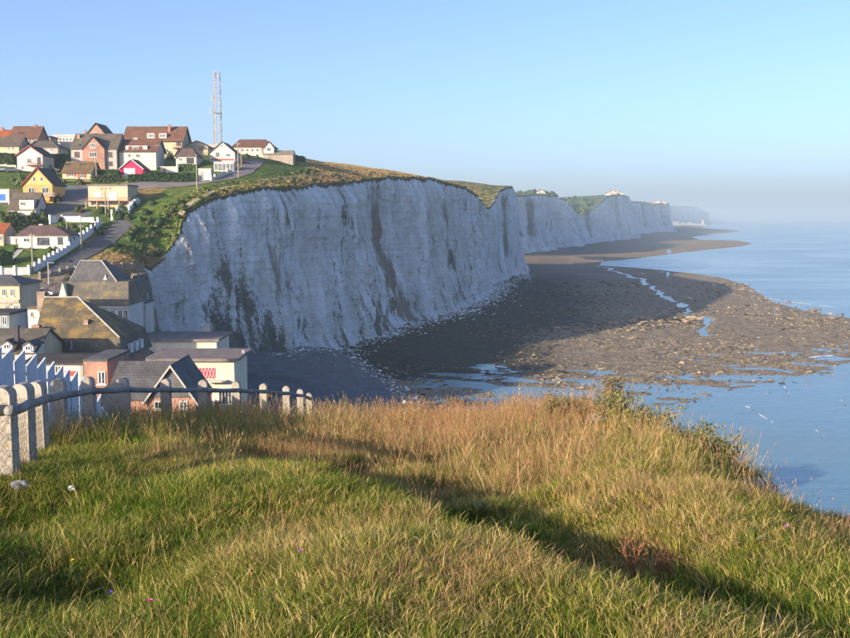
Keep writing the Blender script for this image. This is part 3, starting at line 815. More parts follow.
W_WHITE = wallmat((0.56, 0.53, 0.47)); W_CREAM = wallmat((0.52, 0.43, 0.29)); W_GREY = wallmat((0.40, 0.37, 0.33)); W_BEIGE = wallmat((0.56, 0.42, 0.28))
W_YELLOW = wallmat((0.66, 0.43, 0.15)); W_ORANGE = wallmat((0.62, 0.32, 0.11)); W_PINK = wallmat((0.70, 0.035, 0.10), False); W_PALE = wallmat((0.64, 0.58, 0.45))
BRK = brickmat(); BRK2 = brickmat((0.44, 0.18, 0.11))
R_BROWN = roofmat((0.19, 0.092, 0.058)); R_RED = roofmat((0.40, 0.11, 0.04)); R_GREY = roofmat((0.15, 0.118, 0.09)); R_DARK = roofmat((0.055, 0.055, 0.06)); R_SLATE = roofmat((0.125, 0.122, 0.122), 0, (0.07, 0.07, 0.06), 0.3)
R_OCHRE = roofmat((0.20, 0.125, 0.06), 0.25); R_LICHEN = roofmat((0.15, 0.125, 0.085), 0.8, (0.09, 0.075, 0.03), 0.3); R_LICHEN2 = roofmat((0.14, 0.125, 0.10), 0.35, (0.08, 0.07, 0.04), 0.3)
R_MAUVE = roofmat((0.18, 0.112, 0.098)); R_FLAT = plain("roof_felt", (0.20, 0.165, 0.15), 0.9, 0.3, 0.6, 0.2)
M_REDP = plain("red_paint", (0.35, 0.05, 0.035), 0.6); M_BROWNP = plain("brown_paint", (0.16, 0.06, 0.035), 0.7); M_BLUEP = plain("blue_sheet", (0.02, 0.13, 0.50), 0.5)
M_TRIMRED = plain("rust_red_trim", (0.42, 0.07, 0.04), 0.7); M_CONC = plain("pale_concrete", (0.42, 0.39, 0.34), 0.9, 0.25, 2.0, 0.25)

# --- the top row on the skyline
h = House("orange_roofed_house", "small house with bright orange tiled roof beside the tall brown roof", 7, 146, 330); h.gable_side(-6, 15, 137.5, 129.5, 9, W_CREAM, R_RED); h.win(4, 6.5, 138.5, 142); h.win(9, 11.5, 138.5, 142); h.chimney(3, 127, 131, BRK, dy=4)
h = House("brown_roofed_house", "tall house with plain brown roof and one end chimney on the skyline", 24, 150, 322); h.gable_side(10, 38, 137.5, 126, 9, BRK2, R_BROWN)
for a, b in ((19.5, 22.5), (29, 31.5), (33, 35)): h.win(a, b, 138.8, 144.5, bars=0)
h.panel(24, 26, 138.5, 146, M_TRIMRED); h.chimney(36.5, 124.5, 128, BRK, dy=4.5); h.skylight(22, 133, 2.0, 0.8, 137.5, 126, 9)
h = House("low_grey_house", "low house with long grey roof and cream wall under the orange roof", 8, 152, 305); h.gable_side(-8, 19, 145.3, 136.5, 9, W_CREAM, R_GREY); h.win(7, 9.5, 146.5, 149.5); h.win(12, 14, 146.5, 150.5)
h = House("grey_outbuilding", "dark grey flat roofed outbuilding at the end of the tall brown roof", 45, 150, 335); h.flat(39, 50.5, 136, 7, W_GREY, R_DARK); h.win(42, 46, 138, 141)
h = House("hip_roofed_bungalow", "bungalow with dull grey hip roof behind the white gabled house", 44, 153, 308); h.hip(29, 58, 147.5, 140.5, 8, W_GREY, R_GREY, 36, 52); h.win(42, 45, 148.3, 151); h.win(50, 53, 148.3, 151)
h = House("flat_white_building", "long flat roofed white building with small windows on the skyline", 64, 147, 345, "building"); h.flat(54, 78, 134.8, 8, W_WHITE, W_WHITE)
for a in (56, 59.5, 63, 66.5, 70): h.win(a, a + 1.8, 138, 140.5, bars=0)
h = House("brick_gabled_house", "plain brick gable rising behind the large brick and grey house", 96, 150, 338); h.gable_front(85.5, 107.5, 135.5, 122.5, 11, BRK2, R_DARK, ov=0.35); h.win(94, 98.5, 132, 135.5); h.chimney(86, 130, 134, BRK, dy=3)
h = House("little_white_gable", "little white gabled house half hidden under a dark bush on the skyline", 116, 145, 345); h.gable_front(110.5, 121.5, 138.5, 134.8, 9, W_PALE, R_GREY); h.win(115, 117, 139, 141)
h = House("long_chalet", "long chalet with broad brown roof, pale dormer windows and timber balcony", 165, 156, 325); h.gable_side(124.5, 182, 139.3, 126.3, 11, W_CREAM, R_BROWN, ov=0.7)
for a, b in ((147.5, 155), (159.5, 167)): 
    h.block(a, b, 133.2, 2.6, W_WHITE, "dormer", dy=0.5, bot=138.6); h.win(a + 0.8, b - 0.8, 134, 137.2, dy=0.5, bars=3, sill=False)
h.panel(155.2, 159.3, 133.8, 138.6, M_BROWNP, "cladding", dy=0.55)
h.win(159.5, 164, 142, 146); h.win(176.5, 181, 141, 145, fm=M_BROWNP); h.rail(172.5, 182.5, 144, 147.5, M_BROWNP); h.win(165, 168.5, 148.5, 152.5); h.panel(160.5, 163, 148, 154, M_BROWNP); h.win(134, 138, 137.5, 139); h.chimney(170, 124.3, 129, BRK, dy=3.5)
h = House("brown_tiled_house", "house with brown roof, white dormer band and arched garage beneath", 138, 161, 300); h.gable_side(119.5, 156, 150, 139.3, 10, W_PALE, R_BROWN, ov=0.6)
h.block(126, 147.5, 145.6, 3.0, W_WHITE, "dormer", dy=0.3, bot=150.6)
for a, b in ((128.7, 132.5), (139, 143)): h.panel(a, b, 146.2, 150.5, M_BROWNP, "shutter", dy=0.3)
h.win(132.9, 138.6, 146.4, 150.4, dy=0.3, bars=2); h.win(136, 140, 154, 157.5); h.win(128, 131, 154, 157.5)
h.panel(146, 151.5, 154.5, 160.5, M_WHITE, "garage_door", ribs=4)
h = House("yellow_gabled_house", "pale yellow house with low gable and red shutters behind the brown bungalow", 195, 153, 330); h.gable_front(183, 208, 146.2, 140.3, 9, W_CREAM, R_GREY, apex_px=197)
h.win(191, 195.5, 146, 150, fm=M_REDP); h.win(198.5, 203.5, 146, 150, fm=M_REDP)
h = House("brown_bungalow", "small bungalow with mauve brown hip roof and dark garage opening", 185, 164, 304); h.hip(176, 196, 156.5, 148.3, 9, W_WHITE, R_MAUVE, 179, 193); h.win(179, 182.5, 158, 161); h.panel(186.5, 194, 157.5, 163.5, M_DARK, "garage_door", ribs=3)
h = House("white_gabled_cottage", "bright white gabled house standing just under the mast", 222, 162.5, 312); h.gable_front(210, 235, 152, 141.3, 10, W_WHITE, R_GREY, ov=0.3)
h.win(215.5, 219.5, 152, 157); h.win(226, 230.5, 153.5, 156.5); h.win(221, 223.5, 144.5, 147); h.panel(211, 234, 158.8, 160.3, M_TRIMRED, "band", th=0.05)
h = House("long_brown_house", "long low house with brown hip roof and a white half gable", 253, 154.5, 335); h.hip(233, 273, 147.2, 139.3, 10, W_PALE, R_BROWN, 240, 266)
for a in (236, 241, 246, 251, 256): h.win(a, a + 2.6, 148.3, 151.6)
h.panel(261, 273, 147.5, 153, BRK2, "brick_front"); h.gable_front(264, 274, 147, 141, 4, W_WHITE, R_BROWN, dy=-0.5, ov=0.3, name="gable"); h.win(267, 271, 147.5, 151, dy=-0.5)
h = House("long_shed", "long low weathered grey shed on the brow beyond the brown roof", 279, 160, 334, "shed"); h.gable_side(263, 293, 154, 150.3, 5, wallmat((0.36, 0.30, 0.24)), roofmat((0.27, 0.235, 0.20)), ov=0.2); h.panel(268, 272, 155, 159, M_WOODPOLE)

# --- the middle rows
h = House("white_house_with_balcony", "white gabled house with red edged roof and small timber balcony", 30, 171.5); h.gable_front(17.5, 43, 154.2, 145.3, 9, W_WHITE, R_DARK, trim=M_TRIMRED)
h.win(27.5, 31.5, 158.3, 163); h.win(37.5, 41, 157, 164, fm=M_BROWNP); h.rail(26.5, 42.5, 161.3, 164.8, M_BROWNP); h.win(21, 24, 166, 169.5)
h = House("brick_and_grey_house", "large house with brick centre gable between two grey rendered wings", 94, 169); h.gable_side(71.5, 117, 148.2, 133.5, 11, W_GREY, R_GREY, ov=0.3)
h.gable_front(83, 105, 148, 136, 6.5, BRK, R_DARK, dy=-0.8, ov=0.25, name="brick_gable")
for q in ((91, 96, 143, 147.6), (89.8, 97.2, 152, 157)): h.win(*q, dy=-0.8, bars=2)
for q in ((75, 80, 151.8, 157), (107.6, 112.6, 151.8, 157), (107.6, 112.6, 161.3, 165.6)): h.win(*q, fm=M_BROWNP)
h.panel(91.5, 96, 161.5, 168, M_BROWNP, dy=-0.8); h.skylight(79.5, 145, 1.2, 0.7, 148.2, 133.5, 11); h.skylight(108.5, 145, 1.2, 0.7, 148.2, 133.5, 11); h.chimney(80, 134.5, 138, BRK2, dy=4.0)
h = House("ochre_roofed_cottage", "low cottage with ochre mossy roof, two skylights and red shutters", 78, 179); h.gable_side(62.5, 91, 172, 161.3, 9, W_CREAM, R_OCHRE)
h.skylight(69, 164.3, 1.7, 0.8, 172, 161.3, 9); h.skylight(83.6, 164.3, 1.7, 0.8, 172, 161.3, 9)
h.win(69, 74, 173, 176.3); h.panel(66.9, 68.8, 172.9, 176.4, M_REDP, "shutter"); h.panel(74.2, 76.1, 172.9, 176.4, M_REDP, "shutter")
h.win(80, 84, 172.9, 177.8); h.panel(77.8, 79.8, 172.9, 177.8, M_REDP, "shutter"); h.panel(84.2, 86.4, 172.9, 177.8, M_REDP, "shutter"); h.panel(66, 90, 180.3, 183.5, BRK, "terrace_wall", dy=-2.0, th=0.2)
h = House("pink_hut", "vivid pink hut with grey gable roof and wide white door", 132, 177, cat="hut"); h.gable_front(120, 143, 168, 158.6, 7, W_PINK, R_GREY, ov=0.3, trim=M_WHITE); h.panel(124.2, 135.2, 168.2, 176.8, M_WHITE, "garage_door", ribs=5); h.panel(120.2, 142.8, 175, 177.2, M_WHITE, "plinth", dy=-0.08, th=0.04)
h = House("white_flat_hut", "low flat roofed white hut beyond the long clipped hedge", 169, 172.5, cat="hut"); h.flat(160.5, 178, 166.3, 4, W_WHITE, W_PALE, ov=0.12, th=0.2); h.panel(163, 166, 168, 172, M_WOODPOLE)
h = House("white_shed", "small square white shed standing where the hedge meets the road", 205, 180.5, cat="shed"); h.flat(198.5, 211, 168.4, 4, W_WHITE, W_PALE, ov=0.12, th=0.2); h.panel(200.5, 203.5, 171.5, 180, M_METAL)
h = House("glass_lean_to", "white framed glass lean to in front of the white gabled cottage", 224, 171.5, cat="greenhouse"); h.flat(214, 234, 161.8, 3, wallmat((0.5, 0.5, 0.46)), M_WHITE, ov=0.1, th=0.15)
for k in range(5): h.win(214.6 + k * 3.9, 218 + k * 3.9, 163.2, 170.5, bars=1, sill=False)
h = House("yellow_house", "yellow and orange gabled house with red roof edge and double windows", 39, 203); h.gable_front(23.5, 53, 183.5, 167, 9, W_YELLOW, R_DARK, trim=M_TRIMRED)
h.panel(23.6, 52.9, 184.5, 202.5, W_ORANGE, "lower_render", th=0.04)
for q in ((33.8, 36.4, 176.7, 181.3), (41, 43.6, 176.7, 181.3)): h.win(*q, bars=0)
for q in ((28.8, 35.2, 187.4, 193.2), (42.2, 49.4, 187.4, 193.2)): h.win(*q, dy=-0.07)
h.rail(32, 55, 192.8, 195.4, M_CONC, dy=-0.9, d=0.85); h.panel(37, 42, 197, 202.8, M_DARK, "garage_door", dy=-0.05); h.panel(44, 50, 196.3, 201, W_ORANGE, "lower_bay", dy=-0.5, th=0.05)
h = House("beige_flat_house", "flat roofed beige house with terrace on posts and white shutters", 108, 207); h.flat(88.5, 128, 184.3, 9, W_BEIGE, R_FLAT, ov=0.25)
h.win(95, 101.5, 191.5, 197.5, gm=M_WHITE, bars=0); h.win(109, 117.5, 191.5, 200, gm=M_WHITE, bars=0); h.rail(85.5, 130, 197.6, 200.6, M_BROWNP, dy=-2.2, d=2.2)
for k, a in enumerate((86, 97, 108, 119, 129.5)): h.block(a - 0.35, a + 0.35, 201.2, 0.3, W_BEIGE, "post", dy=-2.1)
for q in ((91, 95), (103, 108), (122, 126)): h.win(q[0], q[1], 202, 205.5, bars=0)
h.panel(102, 102.9, 188, 189.5, M_DARK, "wall_lamp"); h.panel(105.7, 106.6, 187.8, 189.3, M_DARK, "wall_lamp"); h.panel(110, 110.9, 187.6, 189.1, M_DARK, "wall_lamp")
h = House("grey_roofed_house", "white house with steep dark grey roof and box dormer below the yellow house", 25, 218); h.gable_side(8.5, 36, 209, 192.3, 8, W_WHITE, R_GREY, ov=0.25)
h.block(19.8, 34.3, 198.8, 3, W_WHITE, "dormer", dy=-0.1, bot=212); h.win(21, 26, 202, 205.5, dy=-0.1); h.panel(17, 34.5, 198.4, 199.4, M_DARK, "dormer_roof", dy=-0.1, th=0.3); h.win(10, 13, 211, 215); h.panel(14.5, 17.5, 211, 217, M_DARK)
h = House("blue_panelled_house", "white house with bright blue panel next to the grey roofed house", 4, 205); h.flat(-10, 9.5, 189, 7, W_WHITE, W_PALE, ov=0.1); h.panel(-3, 5.5, 194, 200.5, M_BLUEP, "blue_panel"); h.panel(-8, 8, 202.5, 205, M_DARK, "porch")
h = House("white_bungalow", "long white bungalow with brown hip roof above a lawn", 44, 249); h.hip(18.5, 68.5, 235.6, 225.2, 10, W_WHITE, R_MAUVE, 31, 54.5)
h.win(37.5, 43.2, 237.5, 244.6, fm=M_DARK); h.win(43.7, 49.5, 237.5, 244.6, fm=M_DARK); h.win(58, 63, 237, 244, fm=M_DARK); h.win(24, 30, 238, 242); h.panel(16, 17.3, 238, 245, M_BROWNP); h.flat(3.5, 18.3, 236.5, 3, W_WHITE, W_PALE, dy=2.5, ov=0.05, name="porch"); h.chimney(42, 224, 227, W_PALE, dy=6)
h = House("red_roofed_house", "narrow sight of a red roofed house beside the white bungalow", 1, 246); h.gable_side(-14, 3.8, 233, 223, 8, W_BEIGE, R_RED, ov=0.2); h.win(-6, -3, 235, 240); h.win(0, 2.5, 235.5, 240)

# --- the town at the foot of the hill
def gz(px, py, Y): q = P(px, py, Y); return float(hill_z(q.x, q.y))
h = House("cream_town_house", "cream two storey house with slate hip roof below the stone slope", 10, 316, 166, floor=gz(10, 316, 166)); h.hip(-26, 20.5, 285.2, 274.6, 9, W_CREAM, R_SLATE, -16, 12)
for a in (-20, -8, 3, 11): h.win(a, a + 4, 289, 296)
for a in (-20, 5.5, 14): h.win(a, a + 4.5, 305, 313)
h.panel(-15, 20, 299.5, 302.5, M_CONC, "ledge", th=0.3); h.panel(4, 12, 303.6, 304.6, M_CONC, "ledge", th=0.2)
h = House("white_end_house", "narrow white gable end beside the chimney of the mossy roof", 38, 330, 126, floor=gz(38, 330, 126)); h.flat(28.5, 40, 306.5, 7, wallmat((0.66, 0.64, 0.50)), R_GREY, ov=0.05); h.win(31, 33.5, 312, 317)
h = House("orange_lean_to", "lean to with worn orange tiled roof in the town", 20, 335, 138, floor=gz(20, 335, 138)); h.gable_side(10.5, 29, 327, 315, 6, BRK, R_RED, ov=0.15); h.win(13, 16, 328.5, 332); h.chimney(12, 311, 316, BRK, dy=2)
h = House("blue_glazed_building", "low building with pale blue glazed front beside the orange lean to", 2, 335, 132, floor=gz(2, 335, 160), cat="building"); h.flat(-24, 9.5, 312.5, 6, wallmat((0.25, 0.30, 0.33)), R_DARK, ov=0.2)
for k in range(5): h.win(-22 + k * 6.2, -17 + k * 6.2, 316, 325, bars=1, sill=False)
h = House("dormer_town_house", "slate roofed house with two white dormers behind the white palings", 10, 365, 110, floor=gz(10, 365, 110)); h.gable_side(-30, 34.5, 352, 328, 9, W_CREAM, R_LICHEN2, ov=0.25)
for a, b, t in ((2, 13, 339.5), (23.5, 34, 341)):
    h.gable_front(a, b, t + 4.0, t, 3.0, W_WHITE, R_SLATE, dy=-0.15, ov=0.1, name="dormer"); h.win(a + 2.6, b - 2.6, t + 4.6, t + 9.5, dy=-0.15)
h.chimney(18, 325, 335, M_DARK, w=0.45, dy=0.8)
h = House("mossy_hip_house", "large house with orange lichen on its steep hip roof and two brick chimneys", 80, 372, 119, floor=gz(80, 372, 119))
L, r0, r1 = h.hip(36.5, 120, 339, 297.5, 11, None, R_LICHEN, 47, 80.5, ov=0.1)
zb, zt = h.Z(359), h.Z(339)
x0, x1 = h.X(36.5), h.X(120); e = 0.75
MB().hexa([(x0 - e, -e, zb), (x1 + e, -e, zb), (x1 + e, 11 + e, zb), (x0 - e, 11 + e, zb)], [(x0 - 0.1, -0.1, zt), (x1 + 0.1, -0.1, zt), (x1 + 0.1, 11.1, zt), (x0 - 0.1, 11.1, zt)]).build("mansard", R_LICHEN2, h.root)
MB().box(x0, x1, 0, 11, h.zb, zb - 0.003).build("wall", BRK, h.root)
mb = MB(); mb.tube([Vector(L[1]) + Vector((0, 0, 0.05)), Vector(r1) + Vector((0, 0, 0.06))], 0.09, 5); mb.tube([Vector(r0) + Vector((0, 0, 0.06)), Vector(r1) + Vector((0, 0, 0.06))], 0.09, 5); mb.build("ridge_capping", M_CONC, h.last_roof)
h.chimney(45, 291.5, 303, brickmat((0.30, 0.20, 0.13)), w=0.95, dy=6.5); h.chimney(38.3, 325, 337, BRK, w=0.85, dy=0.2)
MB().box(h.X(80.5), h.X(85), 1.6, 2.4, h.Z(324.5, 2), h.Z(319.5, 2)).build("roof_light", brickmat((0.36, 0.20, 0.15)), h.last_roof)
for k in range(3):
    xx = x1 + 0.55; MB().box(xx - 0.2, xx + 0.25, 2 + k * 2.2, 3.1 + k * 2.2, h.Z(352, 3), h.Z(343, 3)).build("dormer", M_WHITE, h.root)
h.panel(72.3, 73.6, 341, 350, M_METAL, "flue", dy=-0.6, th=0.3)
h = House("slate_mansard_house", "tall house with slate mansard top above a lichen covered roof", 95, 330, 186, floor=gz(95, 330, 186))
h.block(66, 129, 305, 12, wallmat((0.55, 0.53, 0.50)))
xa, xb = h.X(65), h.X(130); z0, z1 = h.Z(305.5), h.Z(281.5, 1.2)
MB().hexa([(xa, -0.4, z0), (xb, -0.4, z0), (xb, 12.4, z0), (xa, 12.4, z0)], [(xa + 0.2, 1.2, z1), (xb - 0.4, 1.2, z1), (xb - 0.4, 11, z1), (xa + 0.2, 11, z1)]).build("lichen_roof", roofmat((0.16, 0.145, 0.12), 0.6, (0.09, 0.075, 0.03), 0.3), h.root)
xa, xb = h.X(72, 2), h.X(119, 2); z0, z1 = h.Z(281.4, 1.3), h.Z(260.5, 5)
q = MB().hexa([(xa, 1.5, z0 + .01), (xb, 1.5, z0 + .01), (xb, 10.8, z0 + .01), (xa, 10.8, z0 + .01)], [(h.X(83, 5), 4.8, z1), (h.X(104, 5), 4.8, z1), (h.X(104, 5), 7.5, z1), (h.X(83, 5), 7.5, z1)]).build("roof", R_SLATE, h.root)
mb = MB(); 
for (a, b) in (((xb, 1.5, z0), (h.X(104, 5), 4.8, z1)), ((xa, 1.5, z0), (h.X(83, 5), 4.8, z1)), ((h.X(83, 5), 4.8, z1), (h.X(104, 5), 4.8, z1))): mb.tube([a, b], 0.10, 5)
mb.build("ridge_capping", M_CONC, q); MB().hexa([(h.X(101), 1.6, z0), (h.X(106), 1.6, z0), (h.X(103.5), 4.0, z0)], [(h.X(103.4), 2.2, h.Z(274, 3)), (h.X(103.6), 2.2, h.Z(274, 3)), (h.X(103.5), 2.4, h.Z(274, 3))]).build("dormer", M_CONC, q)
MB().hexa([(h.X(60), -0.5, z0 - 3.2), (h.X(69.5), -0.5, z0 - 3.2), (h.X(69.5), 2.5, z0 - 3.2), (h.X(60), 2.5, z0 - 3.2)], [(h.X(64.8), -0.5, z0 - 0.2), (h.X(65.2), -0.5, z0 - 0.2), (h.X(65.2), 2.5, z0 - 0.2), (h.X(64.8), 2.5, z0 - 0.2)]).build("gable", wallmat((0.66, 0.64, 0.46)), h.root)
h.panel(94, 129, 306, 308.5, M_CONC, "cornice", th=0.35)
for a in (97, 104, 111, 118.5, 124): h.win(a, a + 4.5, 310, 322)
h = House("shuttered_tower_house", "tall narrow house with pointed roof and open white shutters against the cliff", 138, 335, 196, floor=gz(138, 335, 196)); h.gable_front(130.5, 140, 291, 276, 7, wallmat((0.30, 0.33, 0.34)), R_SLATE, ov=0.2)
h.win(133.5, 137, 288, 298); h.win(133.5, 137, 303, 315); h.panel(137.2, 139.2, 297, 316, M_WHITE, "shutter"); h.panel(140.6, 143, 298, 316, M_WHITE, "shutter", dy=0.2); h.flat(140, 146.5, 302, 6, wallmat((0.50, 0.48, 0.43)), R_SLATE, dy=0.25, ov=0.05, name="side_wall"); h.panel(144.5, 146, 303, 310, M_CONC, "shutter", dy=0.25)
h = House("beach_hall", "cream flat roofed hall with red lattice window and broad eaves by the shingle", 205, 411, 166, floor=7.2, cat="building")
h.flat(150, 235, 358.2, 12, wallmat((0.68, 0.60, 0.44)), R_FLAT, th=0.45, ov=0.8)
lat = h.panel(187, 216, 368, 378.6, plain("lattice_red", (0.46, 0.05, 0.08), 0.7), "lattice_window", th=0.05)
mb = MB(); xl, xr, zl, zh = h.X(187), h.X(216), h.Z(378.6), h.Z(368); n = 9; wd = (xr - xl) / n
for k in range(n):
    for (p0, p1) in (((0, 0), (1, 1)), ((0, 1), (1, 0))):
        a = Vector((xl + wd * (k + p0[0]), -0.075, zl + (zh - zl) * p0[1])); b = Vector((xl + wd * (k + p1[0]), -0.075, zl + (zh - zl) * p1[1])); mb.tube([a, b], 0.045, 4)
mb.build("lattice", plain("lattice_white", (0.75, 0.62, 0.58), 0.7), lat)
h.panel(205, 228, 379.6, 381, W_PALE, "canopy", th=1.6); h.panel(212, 215, 395, 409, M_WHITE, "post", dy=-1.4); h.win(219, 232, 388, 404, bars=3); h.panel(207, 212, 392, 408, M_REDP); h.panel(205, 219, 402, 409, M_REDP, "bench_wall", dy=-0.3)
MB().box(h.X(236.0), h.X(239), 6, 6.4, h.Z(357, 6), h.Z(350, 6)).build("vent_pipe", M_METAL, h.last_roof)
h = House("beach_hall_annex", "second flat roofed cream hall with small square vent behind the lattice hall", 180, 365, 187, floor=8.0, cat="building")
h.flat(139.5, 217, 339, 12, wallmat((0.66, 0.60, 0.45)), R_FLAT, th=0.45, ov=0.5); MB().box(h.X(203.5, 8), h.X(210.5, 8), 8, 9.2, h.Z(331, 8), h.Z(326, 8)).build("vent", M_CONC, h.last_roof); MB().box(h.X(202.5, 8), h.X(211.5, 8), 7.8, 9.4, h.Z(325.9, 8), h.Z(325, 8)).build("vent_cap", M_CONC, h.last_roof)
h = House("slate_cross_gable_house", "brick house with dark slate cross gable just beyond the concrete fence", 150, 425, 86, floor=gz(150, 425, 86))
h.gable_side(107.5, 167, 398, 361, 9, BRK, R_SLATE, ov=0.2); h.gable_front(147, 196, 398.5, 364.5, 6, BRK, R_SLATE, dy=-1.6, ov=0.3, apex_px=172.5, trim=M_CONC, name="brick_gable")
xx0, xx1, xm = h.X(149.5, -1.6), h.X(194, -1.6), h.X(172.5, -1.6)
MB().hexa([(xx0, -1.66, h.Z(397.6, -1.6)), (xx1, -1.66, h.Z(397.6, -1.6)), (xm, -1.66, h.Z(367, -1.6))], [(xx0, -1.58, h.Z(397.6, -1.6)), (xx1, -1.58, h.Z(397.6, -1.6)), (xm, -1.58, h.Z(367, -1.6))]).build("slate_hanging", R_SLATE, h.root)
h.win(155, 163, 401, 409, dy=-1.6); h.win(180, 188, 401, 409, dy=-1.6)
h = House("brick_town_house", "plain red brick house end with one white window beside the slate cross gable", 95, 392, 92, floor=gz(95, 392, 92)); h.flat(84.5, 108, 359.5, 7, brickmat((0.42, 0.17, 0.10)), R_SLATE, ov=0.05, th=0.2); h.win(98.5, 106, 371.5, 384, bars=1)
h = House("low_felt_roofed_shop", "low building with dark felt roof over a white and red front", 60, 392, 97, floor=gz(60, 392, 126), cat="building"); h.gable_side(30, 84, 361.5, 354, 6, W_WHITE, roofmat((0.07, 0.062, 0.055)), ov=0.5); h.panel(31, 83.5, 362, 364, M_TRIMRED, "fascia"); h.panel(66, 78, 371, 376, M_TRIMRED, "sign_board"); h.win(56, 62, 366, 376); h.panel(81, 84, 362, 385, M_METAL, "downpipe"); h.win(40, 46, 366, 376)

# ------------------------------------------------------------------ mast, poles, walls, roads, cars
b = P(218, 147, 372); b.z = float(hill_z(b.x, b.y)) - 0.3
r = tag(empty("telecom_mast", b), "tall lattice telecom mast with panel aerials on the hilltop", "mast")
top = P(217, 71.5, 372).z - b.z; w0, w1 = 1.35, 1.05
legs = []
for sx, sy in ((-1, -1), (1, -1), (1, 1), (-1, 1)):
    a, c = Vector((sx * w0, sy * w0, 0)), Vector((sx * w1, sy * w1, top)); legs.append((a, c)); MB().tube([a, c], 0.09, 5).build("leg", M_METAL, r)
mb = MB(); n = 12
for k in range(n):
    t0, t1 = k / n, (k + 1) / n
    for i in range(4):
        a0, a1 = legs[i]; b0, b1 = legs[(i + 1) % 4]
        p0, p1, q0, q1 = a0.lerp(a1, t0), a0.lerp(a1, t1), b0.lerp(b1, t0), b0.lerp(b1, t1)
        mb.tube([p0, q1] if (k + i) % 2 else [q0, p1], 0.085, 4); mb.tube([p0, q0], 0.075, 4)
tag(mb.build("lattice_bracing", M_METAL, r), kind="stuff")
MB().box(-0.75, -0.25, -w0 - 0.1, -w0 + 0.12, 0, top).build("cable_ladder", M_METAL, r)
for (dx, z0, hh) in ((-1.35, top - 10.8, 2.6), (-2.2, top - 15, 1.9), (-0.5, top - 2.3, 1.9), (0.9, top - 2.6, 1.9), (1.3, top - 12, 1.6)):
    an = MB().box(dx - 0.15, dx + 0.15, -w0 - 0.5, -w0 - 0.25, z0, z0 + hh).build("panel_aerial", W_GREY, r)
    MB().box(min(dx, 0) - 0.0, max(dx, 0) + 0.02, -w0 - 0.26, -w0 - 0.1, z0 + hh / 2, z0 + hh / 2 + 0.1).build("bracket", M_METAL, an)
MB().box(-w1 - 0.4, w1 + 0.4, -w1 - 0.4, w1 + 0.4, top - 14.6, top - 14.4).build("platform", M_METAL, r)
MB().tube([(0, 0, top - 1), (0, 0, top + 3.2)], 0.05, 5).build("lightning_rod", M_METAL, r)
MB().box(-3, 3, -2.6, -1.9, -1.5, 1.6).build("equipment_cabinet", W_GREY, r)


# cobbled buttress where the town meets the cliff
t_ = NT("cobbled_stone", 0.95, 0.1); c_ = t_.coord(); v_ = t_.voro(c_, 2.2, 'DISTANCE_TO_EDGE'); cc_ = t_.voro(c_, 2.2, 'F1', "Color")
t_.bump(t_.ramp(v_, 0.0, 0.15), 0.8, 0.15); M_COBBLE = t_.color(t_.hsv(t_.mix(t_.ramp(v_, 0.02, 0.10), (0.09, 0.075, 0.055), t_.mix(0.35, (0.26, 0.205, 0.15), cc_, 'MULTIPLY')), v=t_.ramp(t_.noise(c_, 0.8, 4), 0.3, 0.7, 0.7, 1.3)))
mb = MB(); rings = []
for i in range(9):
    f_ = i / 8; z_ = 28.5 - 22 * f_; r_ = 1.6 + 3.4 * f_ ** 0.8
    rings.append([(-60.3 + r_ * math.cos(a_) + 0.25 * math.sin(7 * a_ + i), 216 + r_ * 1.3 * math.sin(a_), z_) for a_ in np.linspace(-2.6, 1.2, 26)])
for ra_, rb_ in zip(rings[:-1], rings[1:]):
    for j in range(25): mb.poly([ra_[j], ra_[j + 1], rb_[j + 1], rb_[j]])
mb.poly(rings[0])
o = mb.build("stone_buttress", M_COBBLE, smooth=True); tag(o, "rounded cobbled stone buttress between the town roofs and the chalk cliff", "wall")

def pole(px, pt, pb, label, lamp=False, m=None, arm=True):
    q = T(px, pb); zt = P(px, pt, q.y).z
    r = tag(empty("utility_pole", q), label, "utility pole", "utility poles on the hillside")
    MB().tube([(0, 0, -0.6), (0, 0, zt - q.z)], [0.17, 0.12], 7).build("pole", m or M_WOODPOLE, r)
    if arm:
        MB().box(-0.55, 0.55, -0.06, 0.06, zt - q.z - 0.6, zt - q.z - 0.48).build("crossarm", m or M_WOODPOLE, r)
        for k in (-0.45, 0.45): MB().box(k - 0.05, k + 0.05, -0.05, 0.05, zt - q.z - 0.48, zt - q.z - 0.3).build("insulator", M_WHITE, r)
    if lamp: MB().box(-0.1, 1.1, -0.08, 0.08, zt - q.z - 0.2, zt - q.z - 0.08).build("lamp_head", M_METAL, r)
pole(33, 233, 274, "wooden pole in front of the white bungalow's lawn")
pole(81.5, 224, 250, "pole beside the shaded white stepped wall")
pole(105.8, 191, 216, "wooden pole in front of the beige flat roofed house")
pole(197, 154, 190, "slim pole on the grass beside the small white shed", arm=False)
pole(238.5, 142, 178, "tall wooden pole where the hilltop road bends", m=None)
pole(241.5, 147, 168, "shorter pole just past the bend of the hilltop road", arm=False)
pole(157, 145, 169, "pole between the brown tiled house and the flat hut", lamp=True, arm=False)
pole(96.6, 160, 180, "thick pole at the corner of the ochre roofed cottage")
pole(107, 124, 150, "thin aerial pole behind the brick gable on the skyline", arm=False, m=M_METAL)
pole(49, 262, 285, "street lamp pole on the stone slope above the town", lamp=True, arm=False, m=M_METAL)
pole(67.3, 222, 238, "stubby post behind the white bungalow", arm=False)

